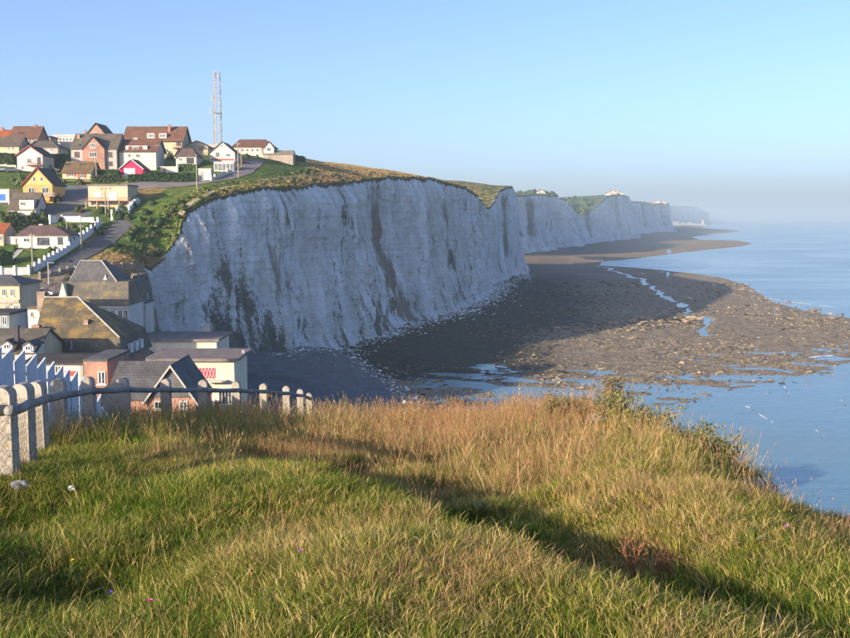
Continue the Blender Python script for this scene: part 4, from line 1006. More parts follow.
def wall_run(name, label, pts, h, m, step=2.2, th=0.25, stepped=True, cat="wall", postm=None, group=None, base=0.3):
    """a garden wall: each panel and each pier its own piece"""
    q = [T(*p) for p in pts]
    r = tag(empty(name, q[0]), label, cat, group)
    for a, b in zip(q[:-1], q[1:]):
        L = (b - a).length; n = max(1, int(round(L / step)))
        d = Vector((b.x - a.x, b.y - a.y, 0)).normalized(); nn = Vector((-d.y, d.x, 0)) * th / 2
        for k in range(n):
            p0, p1 = a.lerp(b, k / n), a.lerp(b, (k + 1) / n)
            za, zc = float(hill_z(p0.x, p0.y)), float(hill_z(p1.x, p1.y))
            zt = max(za, zc) + h if stepped else None
            o = Vector((q[0].x, q[0].y, q[0].z))
            bot = [Vector((p.x, p.y, min(za, zc) - 1.0)) + s for p, s in ((p0, -nn), (p1, -nn), (p1, nn), (p0, nn))]
            top = [Vector((p.x, p.y, zt if stepped else (za if i in (0, 3) else zc) + h)) + s for i, (p, s) in enumerate(((p0, -nn), (p1, -nn), (p1, nn), (p0, nn)))]
            MB().hexa([x - o for x in bot], [x - o for x in top]).build("panel", m, r)
            pp = p0 - o; ztop = (zt if stepped else za + h) - o.z + 0.35
            e = th * 0.9
            MB().box(pp.x - e, pp.x + e, pp.y - e, pp.y + e, min(za, zc) - 1 - o.z, ztop).build("pier", postm or m, r)
    return r
M_WWALL = plain("whitewashed_wall", (0.66, 0.66, 0.64), 0.85, 0.14, 1.2, 0.1)
wall_run("stepped_garden_wall", "long white stepped wall climbing beside the lane from the bungalow", [(29, 275), (45, 266), (62, 256), (80, 243.5), (95, 232), (101, 224)], 1.25, M_WWALL, 2.1)
wall_run("white_street_wall", "white wall with square piers along the foot of the bungalow garden", [(-12, 277), (28, 275)], 1.5, M_WWALL, 2.6)
wall_run("white_terrace_wall", "white wall across the slope below the grey tarmac turning", [(50, 224), (62, 221), (80, 222), (94, 223)], 1.1, M_WWALL, 3.0)
wall_run("short_white_wall", "short white wall stepping up right of the beige house", [(112, 220), (122, 214)], 1.4, M_WWALL, 2.0)
wall_run("pale_slope_wall", "pale wall rising to the hedge behind the beige house", [(129, 213), (140, 203)], 1.0, M_WWALL, 2.0)
wall_run("white_front_wall", "small white wall in front of the grey roofed house", [(6, 223), (20, 222)], 0.9, M_WWALL, 2.5)
wall_run("brick_boundary_wall", "weathered brick wall at the foot of the dry grass beside the cliff", [(112, 271), (122, 270.5), (132, 270.5), (144, 272)], 1.2, brickmat((0.30, 0.15, 0.10)), 2.6)
wall_run("roadside_wall", "low pale wall between the white shed and the road bend", [(211, 181), (222, 177), (232, 173)], 0.8, W_PALE, 2.5)
wall_run("car_park_wall", "low cream wall behind the cars parked by the hedge", [(-4, 168), (16, 169)], 0.9, W_CREAM, 3.0)
wall_run("stone_parapet", "rough stone parapet with stub posts along the top of the stone slope", [(40, 279), (60, 275), (75, 271), (95, 270)], 0.7, plain("rubble_stone", (0.27, 0.22, 0.17), 0.95, 0.4, 2.5, 0.5), 2.4)

def ribbon(name, pts, w, m, lift=0.12, label=None):
    q = [T(*p) for p in pts]; L = []
    xs = np.array([(p.x, p.y) for p in q]); d = np.concatenate([[0], np.cumsum(np.hypot(*np.diff(xs, axis=0).T))]); s = np.linspace(0, d[-1], int(d[-1] / 1.0) + 2)
    x = np.interp(s, d, xs[:, 0]); y = np.interp(s, d, xs[:, 1]); tx, ty = np.gradient(x), np.gradient(y); l = np.hypot(tx, ty); nx, ny = -ty / l, tx / l
    k = np.linspace(-0.5, 0.5, 7)[:, None] * w
    XX, YY = x + nx * k, y + ny * k
    ZZ = hill_z(XX, YY) + lift
    o = grid_mesh(name, XX, YY, ZZ, m); tag(o, label, kind="structure"); return o
M_ROAD = plain("worn_asphalt", (0.115, 0.11, 0.112), 0.9, 0.25, 0.8, 0.25)
ribbon("lane", [(50, 276), (70, 262), (90, 250), (108, 238), (122, 226), (128, 222)], 4.2, M_ROAD, label="narrow shaded lane beside the stepped white wall")
ribbon("hilltop_road", [(120, 186), (160, 185), (200, 183), (225, 178.5), (243, 172), (252, 165), (256, 160)], 5.5, plain("pale_asphalt", (0.19, 0.16, 0.155), 0.9, 0.2, 0.6, 0.2), label="hilltop road curving up past the white cottage")
ribbon("turning_area", [(40, 215), (62, 213), (82, 209)], 11, M_ROAD, 0.1, "tarmac turning area below the yellow house")
ribbon("driveway", [(74, 206), (78, 196), (79, 186)], 8.5, plain("grey_slab_drive", (0.15, 0.145, 0.15), 0.9, 0.2, 0.5), 0.16, "steep grey drive between the yellow and beige houses")
ribbon("garden_path", [(8, 262), (15, 256), (20, 250)], 1.3, M_CONC, 0.1, "winding path across the bungalow garden")
ribbon("cliff_path", [(180, 215), (205, 196), (235, 186), (262, 181), (285, 178), (300, 176.5), (325, 174), (350, 173)], 1.4, plain("trodden_chalk", (0.36, 0.29, 0.18), 0.95, 0.25, 1.5), 0.1, "trodden path along the cliff top")

def car(px, py, rz, col, label, q=None):
    q = q or T(px, py)
    r = tag(empty("parked_car", q, rz), label, "car", "cars parked in the town")
    pm = plain("car_paint_%d" % random.randrange(10 ** 6), col, 0.3, 0.03, 1, 0, 0.5)
    mb = MB()
    prof = [(-2.1, 0.35), (2.1, 0.35), (2.15, 0.75), (1.3, 0.92), (-2.05, 0.95), (-2.15, 0.7)]
    mb.hexa([(x, -0.85, z) for x, z in prof], [(x, 0.85, z) for x, z in prof]); mb.build("body", pm, r)
    cab = [(-1.9, 0.953), (1.2, 0.953), (0.45, 1.45), (-1.4, 1.47)]
    mb = MB().hexa([(x, -0.78, z) for x, z in cab], [(x, 0.78, z) for x, z in cab]); mb.build("windows", M_GLASS, r)
    cab = [(-1.42, 1.473), (0.47, 1.453), (0.3, 1.5), (-1.3, 1.53)]
    MB().hexa([(x, -0.72, z) for x, z in cab], [(x, 0.72, z) for x, z in cab]).build("roof", pm, r)
    for sx in (-1.3, 1.3):
        for sy in (-0.78, 0.78): MB().tube([(sx, sy - 0.1, 0.32), (sx, sy + 0.1, 0.32)], 0.32, 10).build("wheel", M_DARK, r)
    return r
car(4, 172, 0.15, (0.20, 0.24, 0.27), "grey car parked beside the hedge below the low grey house")
car(13, 172.5, 0.1, (0.06, 0.07, 0.08), "dark car next to the grey one under the white balcony house")
car(28, 296, 0.2, (0.62, 0.62, 0.60), "white car parked at the foot of the stone slope")
car(35.5, 296, 0.15, (0.10, 0.10, 0.12), "black car between two pale cars below the stone slope")
car(42, 297, 0.1, (0.55, 0.55, 0.55), "silver car nearest the mossy chimney below the stone slope")
car(242, 164, 0.5, (0.05, 0.05, 0.06), "dark car standing on the bend of the hilltop road")
car(52.5, 172, 0.1, (0.08, 0.08, 0.10), "dark car tucked behind the yellow house roof")
q = G(266, 404, 6.6); car(0, 0, 0.3, (0.16, 0.18, 0.20), "dark grey car in shade at the end of the lattice hall", q)

# ------------------------------------------------------------------ plant prototypes and scattering
PROTO = bpy.data.collections.new("prototypes")     # never linked: only lends its meshes
def leaf_mesh(name, pts, nrm, size, m, core=None, jitter=0.7, seed=0, aspect=1.6):
    """small quads standing at points, roughly along given normals"""
    r = np.random.default_rng(seed); n = len(pts)
    nn = nrm + jitter * r.normal(size=(n, 3)); nn /= np.linalg.norm(nn, axis=1)[:, None]
    a = np.cross(nn, r.normal(size=(n, 3))); a /= np.linalg.norm(a, axis=1)[:, None] + 1e-9
    b = np.cross(nn, a); s = size * r.uniform(0.6, 1.3, (n, 1))
    v = np.stack([pts - a * s * aspect * 0.5, pts + b * s * 0.5, pts + a * s * aspect * 0.5, pts - b * s * 0.5], 1).reshape(-1, 3)
    f = [tuple(range(4 * i, 4 * i + 4)) for i in range(n)]
    v = [tuple(p) for p in v]
    if core:
        cv, cf = core; k = len(v); v += [tuple(p) for p in cv]; f += [tuple(k + i for i in q) for q in cf]
    me = bpy.data.meshes.new(name); me.from_pydata(v, [], f); me.materials.append(m); me.update()
    return me
def ico(sub=2, rad=1.0, noise=0.2, seed=0):
    bm = bmesh.new(); bmesh.ops.create_icosphere(bm, subdivisions=sub, radius=rad)
    v = np.array([q.co[:] for q in bm.verts]); f = [tuple(q.index for q in p.verts) for p in bm.faces]; bm.free()
    k = 1 + noise * (fbm(v[:, 0] * 1.7 + v[:, 2], v[:, 1] * 1.7 - v[:, 2] * 0.7, 3, seed))
    return v * k[:, None], f
def bush_mesh(name, m, n=420, leaf=0.16, seed=0, flat=1.0):
    r = np.random.default_rng(seed)
    d = r.normal(size=(n, 3)); d[:, 2] = np.abs(d[:, 2]) * 0.9 + 0.0; d /= np.linalg.norm(d, axis=1)[:, None]
    k = (0.92 + 0.32 * fbm(d[:, 0] * 1.9 + d[:, 2], d[:, 1] * 1.9 + d[:, 2] * 0.8, 3, seed)) * r.uniform(0.78, 1.08, n) ** 0.7
    cv, cf = ico(2, 0.74, 0.3, seed)
    return leaf_mesh(name, d * k[:, None] * np.array([1, 1, flat]), d, leaf, m, (cv * np.array([1, 1, flat]), cf), 0.75, seed)
M_BUSH = foliagemat("bush_leaves", (0.03, 0.06, 0.014), (0.075, 0.115, 0.028))
M_BUSH2 = foliagemat("olive_leaves", (0.06, 0.075, 0.022), (0.13, 0.13, 0.04))
M_HEDGE = foliagemat("hedge_leaves", (0.018, 0.042, 0.012), (0.042, 0.075, 0.018))
BUSH = [bush_mesh("shrub_%d" % k, (M_BUSH, M_BUSH2, M_BUSH, M_HEDGE)[k], 460, 0.17, k, 0.95) for k in range(4)]

def scatter(name, label, protos, pts, rot, scl, idx, tint, kind="stuff"):
    """one object: geometry nodes place the prototype meshes on its points"""
    col = bpy.data.collections.new(name + "_prototypes")
    for k, me in enumerate(protos):
        o = bpy.data.objects.new("%s_proto_%02d" % (name, k), me); col.objects.link(o)
    me = bpy.data.meshes.new(name + "_points"); n = len(pts)
    me.vertices.add(n); me.vertices.foreach_set("co", np.asarray(pts, np.float32).ravel())
    def at(nm, ty, dom, val, key): q = me.attributes.new(nm, ty, dom); q.data.foreach_set(key, np.asarray(val).ravel())
    at("rot", 'FLOAT_VECTOR', 'POINT', np.asarray(rot, np.float32), "vector"); at("scl", 'FLOAT_VECTOR', 'POINT', np.asarray(scl, np.float32), "vector")
    at("idx", 'INT', 'POINT', np.asarray(idx, np.int32), "value"); at("tint", 'FLOAT', 'POINT', np.asarray(tint, np.float32), "value")
    o = link(bpy.data.objects.new(name, me)); tag(o, label, kind=kind)
    ng = bpy.data.node_groups.new(name + "_nodes", 'GeometryNodeTree')
    ng.interface.new_socket("Geometry", in_out='INPUT', socket_type='NodeSocketGeometry'); ng.interface.new_socket("Geometry", in_out='OUTPUT', socket_type='NodeSocketGeometry')
    N = ng.nodes; gi, go = N.new("NodeGroupInput"), N.new("NodeGroupOutput")
    ci = N.new("GeometryNodeCollectionInfo"); ci.inputs["Collection"].default_value = col; ci.inputs["Separate Children"].default_value = True; ci.inputs["Reset Children"].default_value = True
    ip = N.new("GeometryNodeInstanceOnPoints"); ip.inputs["Pick Instance"].default_value = True
    def na(nm, ty): q = N.new("GeometryNodeInputNamedAttribute"); q.data_type = ty; q.inputs["Name"].default_value = nm; return q.outputs["Attribute"]
    e2r = N.new("FunctionNodeEulerToRotation"); ng.links.new(na("rot", 'FLOAT_VECTOR'), e2r.inputs[0])
    L = ng.links.new
    L(gi.outputs[0], ip.inputs["Points"]); L(ci.outputs[0], ip.inputs["Instance"]); L(na("idx", 'INT'), ip.inputs["Instance Index"]); L(e2r.outputs[0], ip.inputs["Rotation"]); L(na("scl", 'FLOAT_VECTOR'), ip.inputs["Scale"]); L(ip.outputs[0], go.inputs[0])
    md = o.modifiers.new("scatter", 'NODES'); md.node_group = ng
    return o

def tint_mat(name, stops, trans=0.3, rough=0.7, noise=0.25):
    """blade colour runs along the patch tint carried by each tuft"""
    t = NT(name, rough, 0.15)
    q = t.n("ShaderNodeAttribute"); q.attribute_name = "tint"; q.attribute_type = 'INSTANCER'
    oi = t.n("ShaderNodeObjectInfo")
    f = t.math('ADD', q.outputs["Fac"], t.ramp(oi.outputs["Random"], 0, 1, -noise, noise))
    gi = t.n("ShaderNodeNewGeometry")
    f = t.math('ADD', f, t.ramp(gi.outputs["Random Per Island"], 0, 1, -noise, noise))
    cr = t.n("ShaderNodeValToRGB"); t.put(cr.inputs[0], f)
    el = cr.color_ramp.elements
    while len(el) < len(stops): el.new(0.5)
    for e, (p, c) in zip(el, stops): e.position = p; e.color = (*c, 1)
    col = t.hsv(cr.outputs[0], v=t.ramp(gi.outputs["Random Per Island"], 0, 1, 0.65, 1.3))
    t.color(col)
    tr = t.n("ShaderNodeBsdfTranslucent"); t.put(tr.inputs[0], col)
    mx = t.n("ShaderNodeMixShader"); mx.inputs[0].default_value = trans
    out = t.t.nodes["Material Output"]
    t.t.links.new(t.b.outputs[0], mx.inputs[1]); t.t.links.new(tr.outputs[0], mx.inputs[2]); t.t.links.new(mx.outputs[0], out.inputs[0])
    return t.m
STOPS = [(0.0, (0.060, 0.130, 0.012)), (0.20, (0.125, 0.200, 0.016)), (0.38, (0.25, 0.250, 0.030)), (0.56, (0.42, 0.33, 0.095)), (0.80, (0.52, 0.40, 0.19)), (1.0, (0.40, 0.20, 0.11))]
M_GRASS = tint_mat("grass_blades", STOPS)
def tuft(name, n, rad, h, w, lean, seed, m, head=0.0, droop=0.5, segs=3):
    r = np.random.default_rng(seed); V = []; F = []
    for k in range(n):
        a = r.uniform(0, 2 * math.pi); rr = rad * math.sqrt(r.uniform()); x, y = rr * math.cos(a), rr * math.sin(a)
        hh = h * r.uniform(0.45, 1.1); d = a + r.normal() * 0.9; ln = lean * r.uniform(0.2, 1.3); ww = w * r.uniform(0.7, 1.3)
        fa = r.uniform(0, math.pi); sx, sy = math.cos(fa) * ww / 2, math.sin(fa) * ww / 2
        b0 = len(V); dx, dy = math.cos(d), math.sin(d)
        for i in range(segs + 1):
            t = i / segs; off = ln * hh * t ** 1.8; z = hh * (t - droop * ln * t ** 3 * 0.6)
            k2 = (1 - 0.85 * t) if not head else 0.8
            V += [(x + dx * off - sx * k2, y + dy * off - sy * k2, z), (x + dx * off + sx * k2, y + dy * off + sy * k2, z)]
            if i: F.append((b0 + 2 * i - 2, b0 + 2 * i - 1, b0 + 2 * i + 1, b0 + 2 * i))
        if head and r.uniform() < head:       # seed head: two crossed lozenges
            tx, ty, tz = x + dx * ln * hh, y + dy * ln * hh, hh * (1 - droop * ln * 0.6); hl = hh * r.uniform(0.14, 0.26); hw = w * r.uniform(1.6, 3.2)
            ux, uy, uz = dx * ln * 0.9, dy * ln * 0.9, max(0.3, 1 - ln)
            for q in (0, math.pi / 2):
                cx, cy = math.cos(q + fa) * hw / 2, math.sin(q + fa) * hw / 2; b1 = len(V)
                V += [(tx, ty, tz), (tx + ux * hl * 0.45 + cx, ty + uy * hl * 0.45 + cy, tz + uz * hl * 0.45), (tx + ux * hl, ty + uy * hl, tz + uz * hl), (tx + ux * hl * 0.45 - cx, ty + uy * hl * 0.45 - cy, tz + uz * hl * 0.45)]
                F.append((b1, b1 + 1, b1 + 2, b1 + 3))
    me = bpy.data.meshes.new(name); me.from_pydata(V, [], F); me.materials.append(m); me.update(); return me

# --- rough grass and scrub on the hill and along the rim
FARTUFT = [tuft("far_tuft_%d" % k, 26, 0.5, 0.55, 0.10, 0.6, 50 + k, M_GRASS, segs=2) for k in range(3)]
M_SCRUB = tint_mat("scrub_leaves", [(0.0, (0.03, 0.06, 0.014)), (0.3, (0.075, 0.11, 0.026)), (0.6, (0.17, 0.15, 0.05)), (1.0, (0.32, 0.23, 0.10))], 0.15)
SCRUB = [bush_mesh("scrub_%d" % k, M_SCRUB, 130, 0.32, 60 + k, 0.7) for k in range(3)]
N = 60000
sx = rng.uniform(-140, 26, N); sy = rng.uniform(195, 520, N); sz_ = hill_z(sx, sy)
ppx, ppy = project(sx, sy, sz_)
sdr = seg_dist(sx, sy, rim_ext)
bank = poly_sd(ppx, ppy, [(92, 262), (165, 268), (182, 226), (240, 196), (300, 192), (420, 180), (480, 198), (470, 184), (400, 168), (330, 162), (300, 170), (262, 180), (215, 184), (165, 205), (128, 228)])
lawn = gnoise(sx / 22, sy / 22, 71)
keep = (sdr < -0.3) & (((bank > 0) & (rng.uniform(0, 1, N) < 0.85)) | ((sdr > -9)) | (rng.uniform(0, 1, N) < 0.10 + 0.25 * (lawn > 0.25)))
for hs in FOOT:
    keep &= ~((np.abs(sx - hs.o.x) < 9) & (sy > hs.o.y - 3.5) & (sy < hs.o.y + 10) & (rng.uniform(0, 1, N) < 0.97))
for pts_, w_ in (([(120, 186), (160, 185), (200, 183), (225, 178.5), (243, 172), (252, 165), (256, 160)], 3.4), ([(50, 276), (70, 262), (90, 250), (108, 238), (122, 226), (128, 222)], 2.8), ([(40, 215), (62, 213), (82, 209)], 6), ([(74, 206), (78, 196), (79, 186)], 5)):
    q = [T(*p_) for p_ in pts_]; keep &= np.abs(seg_dist(sx, sy, [(v_.x, v_.y) for v_ in q])) > w_
sx, sy, sz_, bk, sdr, ppx, ppy = [a[keep] for a in (sx, sy, sz_, bank, sdr, ppx, ppy)]
n = len(sx)
hat = hill_attrs(sx, sy, sz_)["dry"] + 0.25 * gnoise(sx / 12, sy / 12, 73)
isb = (rng.uniform(0, 1, n) < np.where((bk > 0) & (hat < 0.55), 0.16, np.where(sdr > -6, 0.08, 0.0)))
sc = np.where(isb, rng.uniform(0.45, 1.25, n), rng.uniform(0.6, 1.15, n) * np.where(bk > 0, 1.0, 0.55))
sc *= np.where(bk > 0, 1 + 0.25 * gnoise(sx / 9, sy / 9, 75), 1)
rot = np.stack([np.zeros(n), np.zeros(n), rng.uniform(0, 6.28, n)], -1)
scl = np.stack([sc, sc, sc * np.where(isb, 0.9, 1)], -1)
m_ = ~isb
scatter("rough_hill_grass", "rough grass covering the bank and cliff top", FARTUFT, np.stack([sx, sy, sz_ - 0.05], -1)[m_], rot[m_], scl[m_], rng.integers(0, 3, n)[m_], np.clip(0.20 + 0.62 * hat[m_], 0, 0.85))
scatter("hill_scrub", "low scrub growing along the cliff rim and bank", SCRUB, np.stack([sx, sy, sz_ - 0.1], -1)[isb], rot[isb], scl[isb], rng.integers(0, 3, n)[isb], np.clip(0.15 + 0.45 * hat[isb] + 0.2 * (sdr[isb] > -4), 0, 0.9))

# --- hedges and garden shrubs
def hedge(px0, py0, px1, py1, h, w, label, m=None, seed=0):
    a, b = T(px0, py0), T(px1, py1); L = math.hypot(b.x - a.x, b.y - a.y); r_ = np.random.default_rng(seed)
    n = int(min(1600, 26 * (L * h * 2 + L * w)))
    p = np.stack([r_.uniform(0, L, n), r_.uniform(-w / 2, w / 2, n), r_.uniform(0, h, n)], -1); nr = np.zeros((n, 3))
    k = r_.integers(0, 3, n)
    p[k == 0, 2] = h; nr[k == 0, 2] = 1; p[k == 1, 1] = -w / 2; nr[k == 1, 1] = -1; p[k == 2, 1] = w / 2; nr[k == 2, 1] = 1
    p += nr * (0.22 * fbm(p[:, 0] / 1.4, p[:, 2] / 1.0 + p[:, 1], 3, seed))[:, None] + r_.normal(size=(n, 3)) * 0.07
    zz = hill_z(a.x + (b.x - a.x) * p[:, 0] / L, a.y + (b.y - a.y) * p[:, 0] / L)
    p[:, 2] += zz - a.z
    cs = []; cf = []
    ns = max(2, int(L / 2))
    for i in range(ns + 1):
        x = L * i / ns; z0 = float(hill_z(a.x + (b.x - a.x) * i / ns, a.y + (b.y - a.y) * i / ns)) - a.z
        cs += [(x, -w / 2 + 0.12, z0 - 0.8), (x, w / 2 - 0.12, z0 - 0.8), (x, w / 2 - 0.12, z0 + h - 0.12), (x, -w / 2 + 0.12, z0 + h - 0.12)]
        if i: q = 4 * i; cf += [(q - 4 + j, q - 4 + (j + 1) % 4, q + (j + 1) % 4, q + j) for j in range(4)]
    cf += [(0, 1, 2, 3), (4 * ns, 4 * ns + 1, 4 * ns + 2, 4 * ns + 3)]
    me = leaf_mesh("hedge", p, nr + 0.01, 0.34, m or M_HEDGE, (cs, cf), 0.8, seed)
    o = link(bpy.data.objects.new("hedge", me)); o.location = a; o.rotation_euler = (0, 0, math.atan2(b.y - a.y, b.x - a.x))
    return tag(o, label, "hedge", "garden hedges")
hedge(128, 183, 196, 181.5, 2.0, 1.6, "long clipped dark hedge running below the pink hut", seed=1)
hedge(-6, 165, 16, 166, 3.2, 3.0, "tall leafy hedge beside the white balcony house, over the parked cars", seed=2)
hedge(47, 167, 70, 168, 3.6, 3.0, "tall hedge between the white balcony house and the brick house", seed=3)
hedge(97, 177, 119, 178, 1.8, 1.6, "hedge between the ochre cottage and the pink hut", seed=4)
hedge(91, 183, 120, 181, 1.6, 1.5, "hedge on the slope behind the beige flat roof", M_BUSH2, seed=5)
hedge(5, 227, 33, 226, 2.2, 2.5, "thick hedge behind the white bungalow", seed=6)
hedge(55, 235, 70, 234, 1.6, 1.6, "flowering hedge at the end of the white bungalow", M_BUSH2, seed=7)
hedge(179, 171, 198, 171.5, 1.8, 1.6, "hedge linking the flat hut and the white shed", M_BUSH, seed=8)
hedge(128, 205, 136, 199, 1.6, 1.4, "dark hedge by the pale slope wall", seed=9)
hedge(8, 219, 17, 219, 1.5, 1.2, "neat green hedge in front of the grey roofed house", M_BUSH2, seed=10)
hedge(290, 160, 303, 162, 1.6, 2.0, "dark windblown hedge at the end of the long shed", M_BUSH2, seed=11)
hedge(0, 262, 7, 266, 2.4, 2.5, "dense hedge at the corner of the bungalow garden", seed=12)
def shrub(px, py, w, h, k, label="rounded green garden shrub among the hillside houses", name="garden_shrub", q=None):
    q = q or T(px, py)
    o = link(bpy.data.objects.new(name, BUSH[k % 4])); s_ = q.y / FPX
    o.location = q - Vector((0, 0, 0.15)); o.scale = (w * s_ / 2, w * s_ / 2, h * s_); o.rotation_euler = (0, 0, random.uniform(0, 6))
    return tag(o, label, "shrub", "garden shrubs on the hillside")
SHRUB_L = ["largest round bush left of the yellow house gable", "small bush beside the large round bush and parked cars", "dark bush at the foot of the beige house drive", "long low bush in front of the beige house terrace", "broad bush where the lane meets the short white wall", "bush under the end post of the beige terrace", "flat bush in the beige house lawn", "bush at the top end of the stepped white wall",
    "dark bush below the garage of the yellow house", "bush against the box dormer house corner", "small dark bush by the yellow house garage door", "neat ball shaped bush before the bungalow door", "low bush by the bungalow porch path", "flower border bush under the bungalow window", "border bush at the middle of the bungalow front", "border bush below the bungalow's last window", "bush behind the pole by the stepped wall", "bush under the white terrace wall", "bush behind the bungalow's hip roof",
    "dark tree like bush between the chalet and the brown bungalow", "low bush on the bank in front of the chalet", "bush in front of the dark garage opening", "bush on the skyline over the little white gable", "bush between the brick house and the pink hut", "bush by the thick pole of the ochre cottage", "bush at the terrace wall of the ochre cottage", "bush at the front of the long brown house", "small bush left of the long brown house door", "bush between the brown bungalow and the white cottage", "bush at the red roofed house corner", "weedy tuft bush at the foot of the lane", "straggling bush on the stone slope under the parapet", "bush on the dry patch inside the stepped wall", "bush at the top of the lane beside the short wall",
    "scrubby bush highest on the green bank below the hedge", "scrubby bush second down the green bank", "scrubby bush halfway down the bank by the lane", "scrubby bush beside the lane on the lower bank", "lowest scrubby bush on the bank above the dry shelf", "scrubby bush near the cliff rim above the dry shelf", "scrubby bush in the middle of the lower bank", "scrubby bush by the bend of the cliff path",
    "wide bush filling the gap left of the brick house", "dark bush right of the white balcony house", "bush behind the ochre cottage chimney side", "bush above the tarmac at the top of the drive", "bush between the yellow and grey roofed houses", "bush at the rear corner of the bungalow porch", "tall bush over the red roofed house wall", "bush between the pink hut and the flat white hut", "bush at the back of the beige terrace", "bush on the verge under the flat white hut", "bush in the bungalow garden by the long wall", "bush at the foot of the tarmac turning"]
for i, (px, py, w, h) in enumerate([(22, 186, 14, 13), (14, 184, 8, 7), (78, 212, 8, 7), (102, 213, 12, 7), (118, 219, 16, 10), (122, 211, 10, 9), (110, 216, 9, 6), (91, 231, 12, 9), (45, 221, 12, 10), (33, 219, 10, 8), (40, 213, 6, 6), (21, 246, 6, 6),
                                    (14, 250, 7, 5), (31, 251, 8, 4), (50, 251, 9, 5), (57, 249, 7, 5), (80, 233, 9, 6), (73, 228, 8, 5), (62, 227, 7, 5), (170, 160, 9, 9), (162, 163, 6, 5), (190, 168, 7, 5), (120, 137, 12, 8), (113, 174, 7, 5), (93, 177, 6, 6), (64, 183, 6, 5), (257, 158, 5, 4), (247, 157, 6, 4), (206, 164, 6, 4), (3, 254, 7, 7), (70, 262, 5, 3), (68, 281, 10, 4), (100, 235, 8, 5), (128, 219, 8, 6),
                                    (152, 205, 9, 6), (146, 214, 10, 6), (140, 222, 9, 6), (135, 230, 9, 6), (130, 240, 10, 6), (160, 222, 10, 6), (150, 233, 9, 5), (172, 212, 9, 5),
                                    (66, 166, 12, 12), (50, 176, 12, 11), (61, 171, 7, 8), (80, 184, 10, 6), (58, 202, 8, 8), (9, 231, 12, 8), (2, 219, 10, 9), (150, 176, 9, 6), (133, 207, 9, 7), (172, 177, 8, 4), (56, 257, 9, 5), (60, 221, 9, 6)]):
    shrub(px, py, w, h, i, SHRUB_L[i])
shrub(81, 213, 5, 4, 1, "red flowering shrub at the edge of the tarmac turning").data = bush_mesh("red_shrub", foliagemat("red_flowers", (0.22, 0.02, 0.03), (0.05, 0.07, 0.02)), 300, 0.22, 90)

# ------------------------------------------------------------------ rocks on the shore
def rock_mesh(name, seed, m):
    v, f = ico(2, 0.5, 0.75, seed); v = v * np.array([1, 0.8, 0.6]); me = bpy.data.meshes.new(name); me.from_pydata([tuple(p) for p in v], [], f); me.materials.append(m); me.update(); return me
def rockm(name, a, b):
    t = NT(name, 0.9, 0.2); n_ = t.noise(t.coord(), 3, 4, 0.65); oi = t.n("ShaderNodeObjectInfo"); t.bump(n_, 0.6, 0.1)
    return t.color(t.hsv(t.mix(t.ramp(n_, 0.35, 0.65), a, b), v=t.ramp(oi.outputs["Random"], 0, 1, 0.55, 1.35)))
M_ROCK = rockm("reef_rock", (0.17, 0.13, 0.085), (0.34, 0.27, 0.18)); M_WEEDROCK = rockm("weedy_rock", (0.02, 0.022, 0.012), (0.08, 0.07, 0.04)); M_CHALKROCK = rockm("chalk_rock", (0.45, 0.44, 0.41), (0.74, 0.73, 0.70))
ROCKS = [rock_mesh("reef_rock_%d" % k, 100 + k, M_ROCK) for k in range(3)] + [rock_mesh("weed_rock_%d" % k, 110 + k, M_WEEDROCK) for k in range(2)]
N = 70000
ry = 215 * np.exp(rng.uniform(0, 1, N) * math.log(850 / 215)); rx = rng.uniform(-0.16, 0.5, N) * (ry + 20)
rz = beach_z(rx, ry); dsh = poly_sd(rx, ry, shingle)
dn = fbm(rx / 22, ry / 45, 4, 81)
bankd = np.abs(seg_dist(rx, ry, [(G(a, b, 0).x, G(a, b, 0).y) for a, b in [(585, 331), (620, 330), (650, 324), (668, 320)]]))
dclr = seg_dist(rx, ry, cl_line)
keep = (rz > -0.12) & (dsh < -4) & (dclr > 6) & ((dn > rng.uniform(-0.4, 0.75, N)) | (bankd < 12)) & (ry < 640)
rx, ry, rz, bankd, dclr = [a[keep] for a in (rx, ry, rz, bankd, dclr)]; n = len(rx)
sc = rng.lognormal(-0.8, 0.5, n) * np.clip(ry / 330, 0.8, 1.8) * np.where(bankd < 12, 1.6, 1.0)
wd = (rng.uniform(0, 1, n) < 0.22 + 0.6 * sstep(80, 20, dclr))
idx = np.where(wd, rng.integers(3, 5, n), rng.integers(0, 3, n))
scatter("reef_rocks", "countless weedy rocks strewn over the foreshore", ROCKS, np.stack([rx, ry, rz + 0.05 * sc], -1), np.stack([rng.uniform(-0.3, 0.3, n), rng.uniform(-0.3, 0.3, n), rng.uniform(0, 6.28, n)], -1), np.stack([sc * rng.uniform(0.8, 1.8, n), sc, sc * rng.uniform(0.35, 0.8, n)], -1), idx, rng.uniform(0, 1, n))
# pale fallen chalk at the foot of the cliff and along the shingle's edge
CH = [rock_mesh("chalk_block_%d" % k, 120 + k, M_CHALKROCK) for k in range(3)]
k = rng.integers(60, cX.shape[1], 1700); o_ = rng.gamma(1.6, 2.4, 1700)
fx = cX[0, k] + 0.93 * o_; fy = cY[0, k] - 0.36 * o_
edge = [(G(a, b, 2).x, G(a, b, 2).y) for a, b in [(318, 345), (345, 350), (362, 361), (385, 375), (410, 391), (425, 402)]]
e_ = np.array(edge); tt = rng.uniform(0, len(edge) - 1.001, 380); i0 = tt.astype(int); fr = (tt - i0)[:, None]
ex = e_[i0] * (1 - fr) + e_[i0 + 1] * fr + rng.normal(size=(380, 2)) * np.array([1.6, 3.2])
band = [(G(a, b, 1).x, G(a, b, 1).y) for a, b in [(350, 343), (400, 334), (440, 318), (465, 304), (490, 296), (512, 283), (530, 276)]]
b_ = np.array(band); tb = rng.uniform(0, len(band) - 1.001, 800); i0 = tb.astype(int); fr = (tb - i0)[:, None]
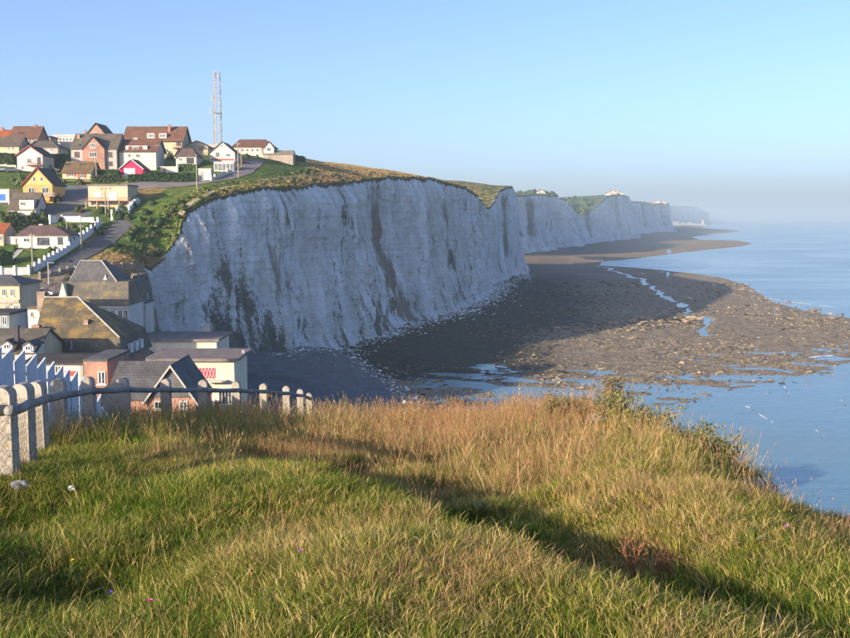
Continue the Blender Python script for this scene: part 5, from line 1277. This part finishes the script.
bx = b_[i0] * (1 - fr) + b_[i0 + 1] * fr + rng.normal(size=(800, 2)) * np.array([2.5, 6.0])
ax_ = np.concatenate([fx, ex[:, 0], bx[:, 0]]); ay_ = np.concatenate([fy, ex[:, 1], bx[:, 1]]); az_ = beach_z(ax_, ay_); n = len(ax_)
sc = rng.lognormal(-0.75, 0.5, n) * np.clip(ay_ / 330, 0.8, 2)
scatter("fallen_chalk", "pale chalk blocks fallen along the foot of the cliff", CH, np.stack([ax_, ay_, az_ + 0.1 * sc], -1), rng.uniform(-0.6, 6, (n, 3)) * np.array([0.1, 0.1, 1]), np.stack([sc, sc, sc * 0.7], -1), rng.integers(0, 3, n), rng.uniform(0, 1, n))

# foam lines on the shallows
M_FOAM = plain("sea_foam", (0.78, 0.80, 0.80), 0.7, 0.1, 2.0)
mb = MB()
for pl, w in (([(783, 384), (786, 390), (789, 396)], 1.2), ([(748, 401), (754, 411), (770, 421), (776, 424)], 1.0), ([(815, 430), (824, 437), (826, 440)], 0.9), ([(722, 291), (760, 297), (800, 303), (850, 309)], 2.2), ([(700, 284), (730, 288), (760, 291)], 1.6), ([(840, 400), (850, 407)], 0.8), ([(744, 406), (750, 408)], 0.8), ([(640, 245.5), (700, 246.6)], 5), ([(805, 369), (826, 365.5)], 0.8), ([(765, 330), (800, 326), (850, 327)], 1.5), ([(690, 236), (730, 234)], 6), ([(780, 318), (850, 321)], 1.6), ([(800, 358), (850, 354)], 1.4)):
    q = [G(a, b, 0.03) for a, b in pl]; xs = np.array([(p.x, p.y) for p in q]); d = np.concatenate([[0], np.cumsum(np.hypot(*np.diff(xs, axis=0).T))])
    s = np.linspace(0, d[-1], max(10, int(d[-1] / 1.2))); x = np.interp(s, d, xs[:, 0]) + 0.5 * w * gnoise(s / 5, s * 0, 91); y = np.interp(s, d, xs[:, 1]) + 0.9 * w * gnoise(s / 6, s * 0 + 3, 92)
    hw = 1.7 * w * np.clip(0.5 + 0.9 * fbm(s / 4, s * 0, 3, 93), 0.0, 1.2) * np.sin(np.linspace(0.05, math.pi - 0.05, len(s)))
    for i in range(len(s) - 1):
        if hw[i] + hw[i + 1] > 0.25 * w: mb.poly([(x[i], y[i] - hw[i], 0.04), (x[i + 1], y[i + 1] - hw[i + 1], 0.04), (x[i + 1], y[i + 1] + hw[i + 1] * .6, 0.09), (x[i], y[i] + hw[i] * .6, 0.09)])
tag(mb.build("foam", M_FOAM), "thin white foam lines of small breaking waves", kind="stuff")

# ------------------------------------------------------------------ far coast: wood, villas, harbour
wx, wy, wz, ws = [], [], [], []
mid_rim = [P(549, 196, 1330), P(556, 195, 1370), P(562, 199, 1400), P(570, 206, 1425), P(577, 212, 1480), P(586, 215, 1560), P(592, 211, 1640), P(600, 202, 1720), P(606, 198, 1780)]
for k in range(620):
    t_ = random.uniform(0.3, 7.6); i = int(t_); p = mid_rim[i].lerp(mid_rim[i + 1], t_ - i); u_ = random.uniform(8, 190)
    z = p.z + (70 - p.z) * float(sstep(0, 160, np.array(u_))) + 0.02 * u_
    wx.append(p.x - 0.9 * u_); wy.append(p.y + 0.43 * u_); wz.append(z - 1.5); ws.append(random.uniform(3.5, 7.5))
n = len(wx)
scatter("valley_wood", "dark wood filling the far valley between the cliffs", [bush_mesh("wood_crown_%d" % k, M_BUSH, 160, 0.3, 130 + k, 1.1) for k in range(3)], np.stack([wx, wy, wz], -1), np.stack([np.zeros(n), np.zeros(n), rng.uniform(0, 6, n)], -1), np.array(ws)[:, None] * np.array([[1, 1, 1.1]]), rng.integers(0, 3, n), rng.uniform(0, 1, n))
def far_house(px, py, Y, w, hgt, wm, rm, label, name="distant_villa"):
    q = P(px, py, Y); r = tag(empty(name, q), label, "house", "distant villas on the cliffs")
    d = w * 0.8
    ring = lambda y: [(-w / 2, y, -6), (w / 2, y, -6), (w / 2, y, hgt * 0.6), (0, y, hgt - 0.3), (-w / 2, y, hgt * 0.6)]
    MB().hexa(ring(0), ring(d)).build("wall", wm, r)
    mb = MB(); House.slab(mb, [(-w / 2 - 0.6, -0.6, hgt * 0.55), (-w / 2 - 0.6, d + 0.6, hgt * 0.55), (0, d + 0.6, hgt), (0, -0.6, hgt)], 0.3); House.slab(mb, [(w / 2 + 0.6, -0.6, hgt * 0.55), (w / 2 + 0.6, d + 0.6, hgt * 0.55), (0, d + 0.6, hgt), (0, -0.6, hgt)], 0.3); mb.build("roof", rm, r)
    for k in (-0.25, 0.12): MB().box(k * w, k * w + w * 0.14, -0.1, 0.02, hgt * 0.2, hgt * 0.45).build("window", M_GLASS, r)
for a in ((565.5, 213, 1440, 9, 9, W_WHITE, R_RED, "pale villa in the dark wood low in the far valley"), (581, 218, 1560, 9, 8, W_CREAM, R_RED, "cream villa at the foot of the far wooded valley"), (556, 200, 1480, 9, 8, W_WHITE, R_BROWN, "white villa at the upper edge of the far wood"),
          (608, 197, 1850, 10, 9, W_WHITE, R_BROWN, "small brown roofed villa first in the row on the distant point"), (612.5, 196.5, 1880, 16, 12, W_BEIGE, R_RED, "large red roofed villa on the distant cliff point"), (616.5, 196.5, 1900, 13, 11, W_WHITE, R_RED, "white villa with red roof beside the largest one on the point"), (620, 197, 1930, 13, 10, W_BEIGE, R_RED, "red roofed villa last in the row on the point"),
          (657, 205.5, 2950, 22, 14, W_WHITE, R_RED, "villa on the edge of the hazy cliff beyond the point"), (663, 205.5, 3000, 18, 13, W_CREAM, R_RED, "smaller villa next to it on the hazy cliff"), (541, 195, 1300, 10, 7, W_CREAM, R_BROWN, "lone low house on the green cliff top before the wood")):
    far_house(*a)
q = P(690, 221.3, 5600)
r = tag(empty("harbour_pier", Vector((q.x, q.y, 0))), "hazy harbour pier with white light tower under the farthest cliff", "pier")
MB().box(-95, 80, -10, 10, -2, 9).build("deck", M_CONC, r)
for x, w, hh in ((-90, 30, 22), (-50, 22, 15), (-15, 26, 17), (20, 16, 13)): MB().box(x, x + w, -7, 7, 9.003, hh).build("shed", W_GREY, r)
lt = MB().tube([(70, 0, 9.003), (70, 0, 28)], [5, 4], 10).build("light_tower", W_PALE, r); MB().tube([(70, 0, 28.003), (70, 0, 34)], [3.2, 2.2], 8).build("lantern", M_TRIMRED, lt)

# ------------------------------------------------------------------ concrete fence on the headland
M_POST = NT("aged_concrete", 0.95, 0.1)
_c = M_POST.coord(); _n1 = M_POST.noise(_c, 5, 6, 0.7); _n2 = M_POST.noise(_c, 38, 4, 0.7); _n3 = M_POST.noise(M_POST.mapping(_c, (1, 1, 0.2)), 9, 4)
_col = M_POST.mix(M_POST.ramp(_n1, 0.35, 0.65), (0.30, 0.265, 0.215), (0.44, 0.405, 0.345))
_col = M_POST.mix(M_POST.ramp(_n2, 0.55, 0.75, 0, 0.7), _col, (0.15, 0.125, 0.09))
_col = M_POST.mix(M_POST.ramp(_n3, 0.55, 0.75, 0, 0.5), _col, (0.20, 0.17, 0.11))
_ori = M_POST.mix(M_POST.ramp(M_POST.noise(_c, 14, 3), 0.58, 0.66, 0, 0.65), _col, (0.28, 0.22, 0.07))
M_POST.bump(M_POST.math('ADD', _n2, _n1), 0.6, 0.02); M_POST = M_POST.color(_ori)
POSTS = [(3, 386, 7.0), (22, 383, 8.2), (38, 381, 9.6), (58.5, 379, 11.0), (88.5, 377, 12.5), (123.5, 377.5, 14.0), (165.5, 379, 15.5), (202, 380, 17.0), (236.5, 381.5, 18.5), (264, 383.5, 20.0), (287, 386, 21.6), (301, 389, 23.4), (310, 393, 25.2)]
pp = [P(*q) for q in POSTS]
d0 = (pp[1] - pp[0]); pp = [Vector((pp[0].x - 1.35, pp[0].y - 0.35, pp[0].z + 0.02))] + pp
fr = tag(empty("concrete_fence", Vector((pp[0].x, pp[0].y, float(head_z(pp[0].x, pp[0].y))))), "weathered concrete post and rail fence along the headland grass", "fence")
fo = fr.location
def post_mesh(w, d, h, seed):
    r_ = random.Random(seed); mb = MB(); a = []
    for k in range(9):
        t = math.pi * k / 8; a.append((w / 2 * math.cos(t), h - w * 0.42 + w * 0.42 * math.sin(t)))
    out = [(-w / 2, -0.4), (w / 2, -0.4)] + a
    c = 0.012
    mb.hexa([(x * (1 - c / w), -d / 2, z) for x, z in out], [(x, -d / 2 + c, z) for x, z in out])
    mb.hexa([(x, -d / 2 + c + 0.0005, z) for x, z in out], [(x, d / 2, z) for x, z in out])
    return mb.mesh("post", M_POST)
for k, p in enumerate(pp):
    g = float(head_z(p.x, p.y)); me = post_mesh(0.15, 0.115, p.z - g, k)
    o = link(bpy.data.objects.new("post", me), fr); o.location = Vector((p.x, p.y, g)) - fo
    o.rotation_euler = (random.uniform(-0.02, 0.02), random.uniform(-0.025, 0.025), random.uniform(-0.12, 0.12))
M_RAIL = plain("grey_concrete_rail", (0.27, 0.26, 0.24), 0.95, 0.3, 5.0, 0.5)
for a, b in zip(pp[:-1], pp[1:]):
    off = Vector((0.085, -0.06, -0.155)); m_ = a.lerp(b, 0.5) + off + Vector((random.uniform(-.01, .01), 0, -0.012))
    MB().tube([a + off - fo + Vector((0, -0.05, 0)), m_ - fo, b + off - fo + Vector((0, 0.02, 0))], [0.040, 0.037, 0.040], 9).build("rail", M_RAIL, fr, True)
# wire netting on the near bays
mb = MB(); M_WIRE = plain("rusty_wire", (0.10, 0.085, 0.075), 0.7)
for a, b in zip(pp[:3], pp[1:4]):
    L = (b - a).length; sp = 0.115; hh = 0.60
    ga, gb = float(head_z(a.x, a.y)), float(head_z(b.x, b.y)); za, zb_ = a.z - 0.10, b.z - 0.10
    off = Vector((0.055, -0.075, 0))
    def wp(s, t): p = a.lerp(b, s / L) + off - fo; z = za + (zb_ - za) * s / L - hh * (1 - t / hh); return Vector((p.x, p.y, z - fo.z))
    s = -hh
    while s < L:
        for dr in (1, -1):
            s0, s1 = max(s, 0), min(s + hh, L)
            if s1 - s0 > 0.02:
                t0, t1 = (s0 - s, s1 - s) if dr > 0 else (hh - (s0 - s), hh - (s1 - s))
                mb.tube([wp(s0, t0), wp(s1, t1)], 0.0014, 3)
        s += sp
tag(mb.build("wire_netting", M_WIRE, fr), kind="stuff")
# broken slab leaning on the sixth post
p = P(112, 380, 13.9); g = float(head_z(p.x, p.y))
mb = MB().hexa([(-0.16, -0.05, 0.38), (0.12, -0.05, 0.02), (0.22, -0.05, 0.05), (0.24, -0.05, 0.62), (0.02, -0.05, 0.68), (-0.14, -0.05, 0.60)], [(-0.16, 0.04, 0.38), (0.12, 0.04, 0.02), (0.22, 0.04, 0.05), (0.24, 0.04, 0.62), (0.02, 0.04, 0.68), (-0.14, 0.04, 0.60)])
o = mb.build("broken_slab", M_POST); o.location = (p.x, p.y + 0.02, g); tag(o, "jagged broken concrete slab leaning against a fence post", "slab")

# white paling fence lower on the left
M_PALE = plain("paling_paint", (0.60, 0.62, 0.65), 0.7, 0.14, 4.0, 0.15, 0.3, True)
tops = [(8.5, 348), (21, 350), (32, 354), (42, 357.5), (51, 361.5), (58.5, 365), (66, 368.5), (73, 371.5), (80, 377), (86, 383), (92, 389), (98, 394), (104, 399), (110, 403)]
Xp = -6.0; Ys = [Xp * FPX / (a - CX) * 1.0 for a, b in tops]
fence_r = tag(empty("paling_fence", Vector((Xp, 9.0, float(head_z(Xp, 9.0))))), "white painted paling fence with slanted tops behind the concrete posts", "fence"); po = fence_r.location
pal = []
yy = Ys[0]
while yy > 8.6: yy -= 0.40; pal.append((yy, P(0, 347, yy).z + 0.03 * (Ys[0] - yy)))
pal = pal[::-1] + [(y, P(a, b, y).z) for (a, b), y in zip(tops, Ys)]
for k, (y, zt) in enumerate(pal):
    w = (pal[k + 1][0] - y) * 0.99 if k + 1 < len(pal) else 0.36
    g = min(float(head_z(Xp, y)), zt - 0.7); y0 = y - w
    mb = MB().hexa([(-0.014, y0, g - 0.2), (0.014, y0, g - 0.2), (0.014, y, g - 0.2), (-0.014, y, g - 0.2)], [(-0.014, y0, zt - 0.13), (0.014, y0, zt - 0.13), (0.014, y, zt), (-0.014, y, zt)])
    mb.v = [(a, b - po.y, c - po.z) for a, b, c in mb.v]
    o = mb.build("paling", M_PALE, fence_r); o.location.x = random.uniform(-0.012, 0.012); o.rotation_euler.y = random.uniform(-0.02, 0.02)
for zz in (0.35, 0.85):
    mb = MB()
    for (ya, za), (yb, zb2) in zip(pal[:-1], pal[1:]): mb.tube([(-0.05, ya - po.y, za - 1.2 + zz - po.z), (-0.05, yb - po.y, zb2 - 1.2 + zz - po.z)], 0.03, 4)
    mb.build("batten", M_PALE, fence_r)

# ------------------------------------------------------------------ grass of the headland
G_SHORT = [tuft("short_%d" % k, 64, 0.13, 0.072, 0.0040, 1.0, 200 + k, M_GRASS) for k in range(4)]
G_LONG = [tuft("long_%d" % k, 30, 0.11, 0.17, 0.0040, 0.85, 210 + k, M_GRASS, segs=4) for k in range(3)]
G_DRY = [tuft("dry_%d" % k, 14, 0.13, 0.36, 0.0032, 0.42, 220 + k, M_GRASS, head=0.85, droop=0.3, segs=3) for k in range(3)]
G_ARCH = [tuft("arch_%d" % k, 10, 0.09, 0.26, 0.0032, 1.25, 230 + k, M_GRASS, head=0.3, droop=0.8, segs=4) for k in range(2)]
def rosette(name, n, L, w, seed, m):
    r_ = np.random.default_rng(seed); V = []; F = []
    for k in range(n):
        a = 6.28 * k / n + r_.normal() * 0.4; l = L * r_.uniform(0.6, 1.2); up = r_.uniform(0.25, 0.9); b0 = len(V); dx, dy = math.cos(a), math.sin(a)
        for i in range(4):
            t = i / 3; ww = w * math.sin(math.pi * (0.15 + 0.8 * t)) * 0.5; rr = l * t * 0.8; z = l * up * (t - 0.55 * t * t) + 0.01
            V += [(dx * rr - dy * ww, dy * rr + dx * ww, z), (dx * rr + dy * ww, dy * rr - dx * ww, z)]
            if i: F.append((b0 + 2 * i - 2, b0 + 2 * i - 1, b0 + 2 * i + 1, b0 + 2 * i))
    me = bpy.data.meshes.new(name); me.from_pydata(V, [], F); me.materials.append(m); me.update(); return me
M_LEAF = tint_mat("broad_leaves", [(0.0, (0.06, 0.12, 0.02)), (0.5, (0.12, 0.19, 0.03)), (1.0, (0.24, 0.25, 0.06))], 0.3, 0.55, 0.15)
G_LEAF = [rosette("rosette_%d" % k, 9 + 2 * k, 0.16 + 0.05 * k, 0.045, 240 + k, M_LEAF) for k in range(3)]
def field(n, y0, y1, x0=-5.6, x1=4.2, bias=1.0):
    """random spots on the headland, denser where it is seen close"""
    y = y0 + (y1 - y0) * rng.uniform(0, 1, n) ** bias; x = rng.uniform(x0, x1, n)
    ov_ = over(x, y); vis = (np.abs(x) < 0.46 * y + 0.8) & (ov_ < 0.35)
    return x[vis], y[vis]
def hollow(x, y):                 # the shaded step keeps only short growth
    d_ = -seg_dist(x, y, BANK); return (d_ > -0.12) & (d_ < 0.75) & (x > -2.2) & (x < 1.5)
def gz_(x, y):
    ov_ = over(x, y)
    return head_z(x, y) - 0.30 * sstep(-0.9, 0.0, ov_) - np.where(ov_ > 0, np.minimum(ov_ * 3.6, 34), 0)
def tint_at(x, y):
    """how dry the sward is"""
    t = 0.29 + 0.23 * fbm(x / 1.5, y / 1.9, 4, 61) + 0.09 * gnoise(x / 0.4, y / 0.5, 62)
    t += 0.34 * np.exp(-(((x - 1.0) / 2.6) ** 2 + ((y - 13.0) / 3.6) ** 2))           # straw patch on the right
    t += 0.22 * np.exp(-(((x + 1.3) / 1.3) ** 2 + ((y - 9.8) / 1.7) ** 2))
    t += 0.20 * np.exp(-(((x - 2.6) / 1.2) ** 2 + ((y - 7.2) / 1.6) ** 2))
    t += 0.25 * sstep(17, 21, y) + 0.10 * sstep(-2.0, 0.5, x) * sstep(12, 6, y)
    t -= 0.10 * sstep(-2.2, -3.4, x) * sstep(13, 9, y)
    t -= 0.02 * sstep(6.5, 4.5, y) + 0.04 * sstep(-0.5, -2.0, x) * sstep(11, 7, y)
    d_ = -seg_dist(x, y, BANK); t -= 0.20 * sstep(-0.05, 0.15, d_) * sstep(0.9, 0.5, d_) * (x < 1.6)
    return t
xs_, ys_, ts_, ss_, ks_ = [], [], [], [], []
def put(x, y, tint, sc, kinds):
    if kinds[0] >= 4:
        k_ = ~hollow(x, y); x, y, tint, sc = x[k_], y[k_], tint[k_], sc[k_]
    xs_.append(x); ys_.append(y); ts_.append(tint); ss_.append(sc); ks_.append(rng.choice(kinds, len(x)))
S, Lg, D, A, Bf = [0, 1, 2, 3], [4, 5, 6], [7, 8, 9], [10, 11], [12, 13, 14]
x, y = field(23000, 2.6, 9.5, -4.6, 4.2, 0.9); put(x, y, tint_at(x, y), rng.uniform(0.65, 1.25, len(x)), S)
x, y = field(15000, 9.0, 26.5, -5.6, 4.2, 1.1); put(x, y, tint_at(x, y), rng.uniform(0.9, 1.5, len(x)), S)
x, y = field(6500, 2.6, 12, -4.8, 4.2, 0.9); k = gnoise(x / 0.9, y / 1.1, 65) > rng.uniform(-0.5, 0.6, len(x)); x, y = x[k], y[k]; put(x, y, tint_at(x, y) + 0.02, rng.uniform(0.35, 0.75, len(x)), Lg)
x, y = field(11000, 9, 26.5, -5.6, 4.2, 1.0); k = gnoise(x / 1.2, y / 1.5, 66) > rng.uniform(-0.6, 0.5, len(x)); x, y = x[k], y[k]; put(x, y, tint_at(x, y) + 0.05, rng.uniform(0.5, 0.95, len(x)), Lg)
x, y = field(12000, 7.5, 26.5, -5.6, 4.2, 0.95); t_ = tint_at(x, y); k = (t_ + 0.18 * gnoise(x / 0.8, y / 0.9, 67) > rng.uniform(0.30, 0.62, len(x))); x, y, t_ = x[k], y[k], t_[k]; put(x, y, np.clip(t_ + 0.30, 0.55, 0.92), rng.uniform(0.5, 1.05, len(x)) * np.where(y > 19, 0.75, 0.95), D)
x, y = field(1500, 3, 9, -4.2, 4.2); t_ = tint_at(x, y); k = gnoise(x / 0.7, y / 0.8, 68) > rng.uniform(-0.2, 0.7, len(x)); x, y, t_ = x[k], y[k], t_[k]; put(x, y, np.clip(t_ + 0.33, 0.5, 0.95), rng.uniform(0.3, 0.6, len(x)), D)
x, y = field(2600, 3, 14, -4.5, 4.2); k = gnoise(x / 0.9, y / 1.0, 69) > rng.uniform(-0.1, 0.8, len(x)); x, y = x[k], y[k]; put(x, y, np.clip(tint_at(x, y) + 0.25, 0.4, 0.9), rng.uniform(0.4, 0.8, len(x)), A)
x, y = field(800, 2.8, 12, -4.2, 4.2); k = gnoise(x / 0.6, y / 0.7, 70) > rng.uniform(0.0, 0.8, len(x)); x, y = x[k], y[k]; put(x, y, rng.uniform(0.3, 1.0, len(x)), rng.uniform(0.35, 0.7, len(x)), Bf)
x, y = field(900, 9.5, 26.0, -4.6, -2.6); put(x, y, rng.uniform(0.30, 0.75, len(x)), rng.uniform(0.55, 0.85, len(x)), D)         # taller growth along the fence
x, y = field(700, 10.0, 26.0, -4.8, -1.8); put(x, y, rng.uniform(0.1, 0.4, len(x)), rng.uniform(0.8, 1.2, len(x)), Lg)
gx_ = np.concatenate(xs_); gy_ = np.concatenate(ys_); gt_ = np.concatenate(ts_); gs_ = np.concatenate(ss_); gk_ = np.concatenate(ks_); n = len(gx_)
scatter("headland_grass", "mixed green and straw coloured grass covering the headland", G_SHORT + G_LONG + G_DRY + G_ARCH + G_LEAF, np.stack([gx_, gy_, gz_(gx_, gy_) - 0.012], -1), np.stack([rng.normal(0, 0.10, n), rng.normal(0, 0.10, n), rng.uniform(0, 6.28, n)], -1), np.stack([gs_, gs_, gs_ * rng.uniform(0.8, 1.2, n)], -1), gk_, np.clip(gt_, 0.0, 0.97))

# ------------------------------------------------------------------ single plants and stones on the headland
def twig_shrub(name, label, x, y, w, h, nst, nleaf, leaf, m, seed, dead=0.0, sm=None, group=None):
    r_ = np.random.default_rng(seed); g = float(gz_(np.array([x]), np.array([y]))[0]); root = tag(empty(name, Vector((x, y, g))), label, "shrub", group)
    mb = MB(); tips = []
    for k in range(nst):
        a = r_.uniform(0, 6.28); l = h * r_.uniform(0.6, 1.05); sp = w * r_.uniform(0.1, 0.55); p0 = Vector((r_.normal() * 0.04, r_.normal() * 0.04, -0.05)); pts = [p0]
        for i in range(1, 5): t = i / 4; pts.append(Vector((math.cos(a) * sp * t ** 1.3 + r_.normal() * 0.015, math.sin(a) * sp * t ** 1.3 + r_.normal() * 0.015, l * t)))
        mb.tube(pts, [z * (0.45 if h < 0.4 and w < 0.3 else 1.0) for z in (0.008, 0.007, 0.006, 0.004, 0.002)], 4); tips.append(pts)
        for j in range(4):
            i = r_.integers(1, 4); b0 = pts[i].lerp(pts[i + 1], r_.uniform()); a2 = r_.uniform(0, 6.28); e = b0 + Vector((math.cos(a2) * 0.16 * w, math.sin(a2) * 0.16 * w, 0.20 * h * r_.uniform(0.5, 1))); mb.tube([b0, e], [0.0025, 0.001], 3); tips.append([b0, b0.lerp(e, .5), e])
    mb.build("stem", sm or M_WOODPOLE, root)
    P_, N_ = [], []
    for k in range(nleaf):
        q = tips[r_.integers(len(tips))]; i = r_.integers(max(0, len(q) - 3), len(q) - 1); b0 = q[i].lerp(q[i + 1], r_.uniform()); o_ = r_.normal(size=3) * 0.035
        P_.append((b0.x + o_[0], b0.y + o_[1], max(0.02, b0.z + o_[2]))); N_.append((o_[0] * 8, o_[1] * 8, 0.5))
    link(bpy.data.objects.new("foliage", leaf_mesh("foliage", np.array(P_), np.array(N_), leaf, m, None, 0.9, seed, 1.8)), root)
    return root
M_OLIVE = foliagemat("olive_grey_leaves", (0.14, 0.12, 0.045), (0.27, 0.21, 0.09)); M_RUST = foliagemat("rusty_dock_seed", (0.15, 0.055, 0.03), (0.28, 0.13, 0.07)); M_BRAM = foliagemat("bramble_leaves", (0.06, 0.075, 0.022), (0.17, 0.155, 0.055)); M_DEADW = plain("dead_stem", (0.22, 0.10, 0.05), 0.9)
twig_shrub("cliff_edge_shrub", "airy olive green shrub standing highest on the headland's edge", 3.6, 19.2, 0.66, 1.2, 26, 3600, 0.027, M_OLIVE, 301)
twig_shrub("cliff_edge_shrub", "smaller dark shrub next to the tall olive shrub on the edge", 3.95, 18.6, 0.6, 0.85, 16, 2000, 0.026, M_BRAM, 302)
twig_shrub("cliff_edge_shrub", "low straw coloured shrub on the near side of the tall olive one", 2.9, 18.6, 0.7, 0.62, 14, 900, 0.02, M_OLIVE, 303)
BRAM_L = ["bramble patch next along the edge from the olive shrub", "bramble patch hanging over the edge past the grey stone", "small bramble on the edge where the bank of straw grass ends", "broad bramble mat just inside the crumbling edge", "bramble clump beside the flat stone of the grassy bank", "bramble on the edge short of the chalk boulder", "lowest bramble right behind the chalk boulder", "bramble sprig farthest from the edge, deep in the straw grass"]
for k, (x, y, w, h) in enumerate([(3.35, 15.6, 0.9, 0.42), (3.45, 14.4, 0.8, 0.36), (3.3, 12.8, 0.8, 0.34), (2.6, 12.0, 0.9, 0.32), (2.2, 12.2, 0.8, 0.30), (2.85, 10.6, 0.7, 0.32), (2.7, 9.4, 0.6, 0.30), (1.6, 12.6, 0.8, 0.28)]):
    twig_shrub("bramble", BRAM_L[k], x, y, w, h, 14, 1100, 0.019, M_BRAM, 310 + k, group="brambles on the headland edge")
for k, (x, y, h, lb) in enumerate([(1.06, 5.15, 0.30, "rusty red dock seed stalks beside the dark hollow in the grass"), (1.28, 5.35, 0.26, "second clump of rusty dock stalks just beyond the hollow"), (-1.25, 8.8, 0.38, "reddish dock clump among the brown grass nearer the fence")]):
    twig_shrub("dock_plant", lb, x, y, 0.17, h, 8, 190, 0.0075, M_RUST, 330 + k, sm=M_DEADW)
M_GREYST = rockm('grey_stone', (0.22, 0.20, 0.17), (0.40, 0.38, 0.34))
def stone(name, label, x, y, sc, seed, m, lift=0.0):
    o = link(bpy.data.objects.new(name, rock_mesh(name, seed, m))); g = float(gz_(np.array([x]), np.array([y]))[0]); o.location = (x, y, g + 0.12 * sc + lift); o.scale = (sc, sc * 0.9, sc * 0.8); o.rotation_euler = (0.2, 0.1, seed); tag(o, label, "stone", "chalk stones on the headland")
stone("chalk_stone", "pale chalk boulder half buried at the headland's crumbling edge", 2.72, 8.2, 0.30, 401, M_GREYST, 0.08)
stone("chalk_stone", "smaller chalk lump perched beside the boulder at the edge", 2.95, 8.5, 0.2, 402, M_GREYST, 0.08)
stone("chalk_stone", "white stone in the grass at the foot of the nearest fence post", -2.72, 6.75, 0.10, 403, M_CHALKROCK, 0.03)
stone("chalk_stone", "thin white stone showing through grass past the nearest post", -2.35, 6.7, 0.07, 404, M_CHALKROCK, 0.03)
stone("chalk_stone", "grey stone lying by the brambles under the straw grass", 3.2, 16.2, 0.2, 405, M_GREYST)
stone("chalk_stone", "flat stone at the dark end of the grassy bank", 2.05, 12.0, 0.22, 406, M_GREYST, 0.0)
def flower(x, y, h, col, label):
    g = float(head_z(x, y)); r = tag(empty("wild_flower", Vector((x, y, g))), label, "flower"); MB().tube([(0, 0, 0), (0.01, 0, h)], 0.0025, 4).build("stem", M_LEAF, r)
    mb = MB()
    for k in range(9): a = 6.28 * k / 9; mb.poly([(0.01, 0, h), (0.01 + 0.010 * math.cos(a - .3), 0.010 * math.sin(a - .3), h + 0.012), (0.01 + 0.014 * math.cos(a), 0.014 * math.sin(a), h + 0.014), (0.01 + 0.010 * math.cos(a + .3), 0.010 * math.sin(a + .3), h + 0.012)])
    mb.build("flower_head", plain("petals", col, 0.6, 0.1), r)
for (px, py, Y, c, l) in ((70, 570, 5.0, (0.75, 0.55, 0.02), "single yellow dandelion flower in the green grass"), (148, 628, 4.0, (0.65, 0.10, 0.35), "bright pink clover flower in the grass near the dandelion"), (299, 604, 4.5, (0.45, 0.10, 0.45), "mauve thistle flower alone in the brownish grass"), (783, 581, 5.3, (0.5, 0.12, 0.5), "purple flower by the dark hollow"), (108, 606, 4.4, (0.16, 0.06, 0.40), "deep violet flower beside the clover")):
    q = P(px, py, Y); flower(q.x, q.y, max(0.12, q.z - float(head_z(q.x, q.y))), c, l)
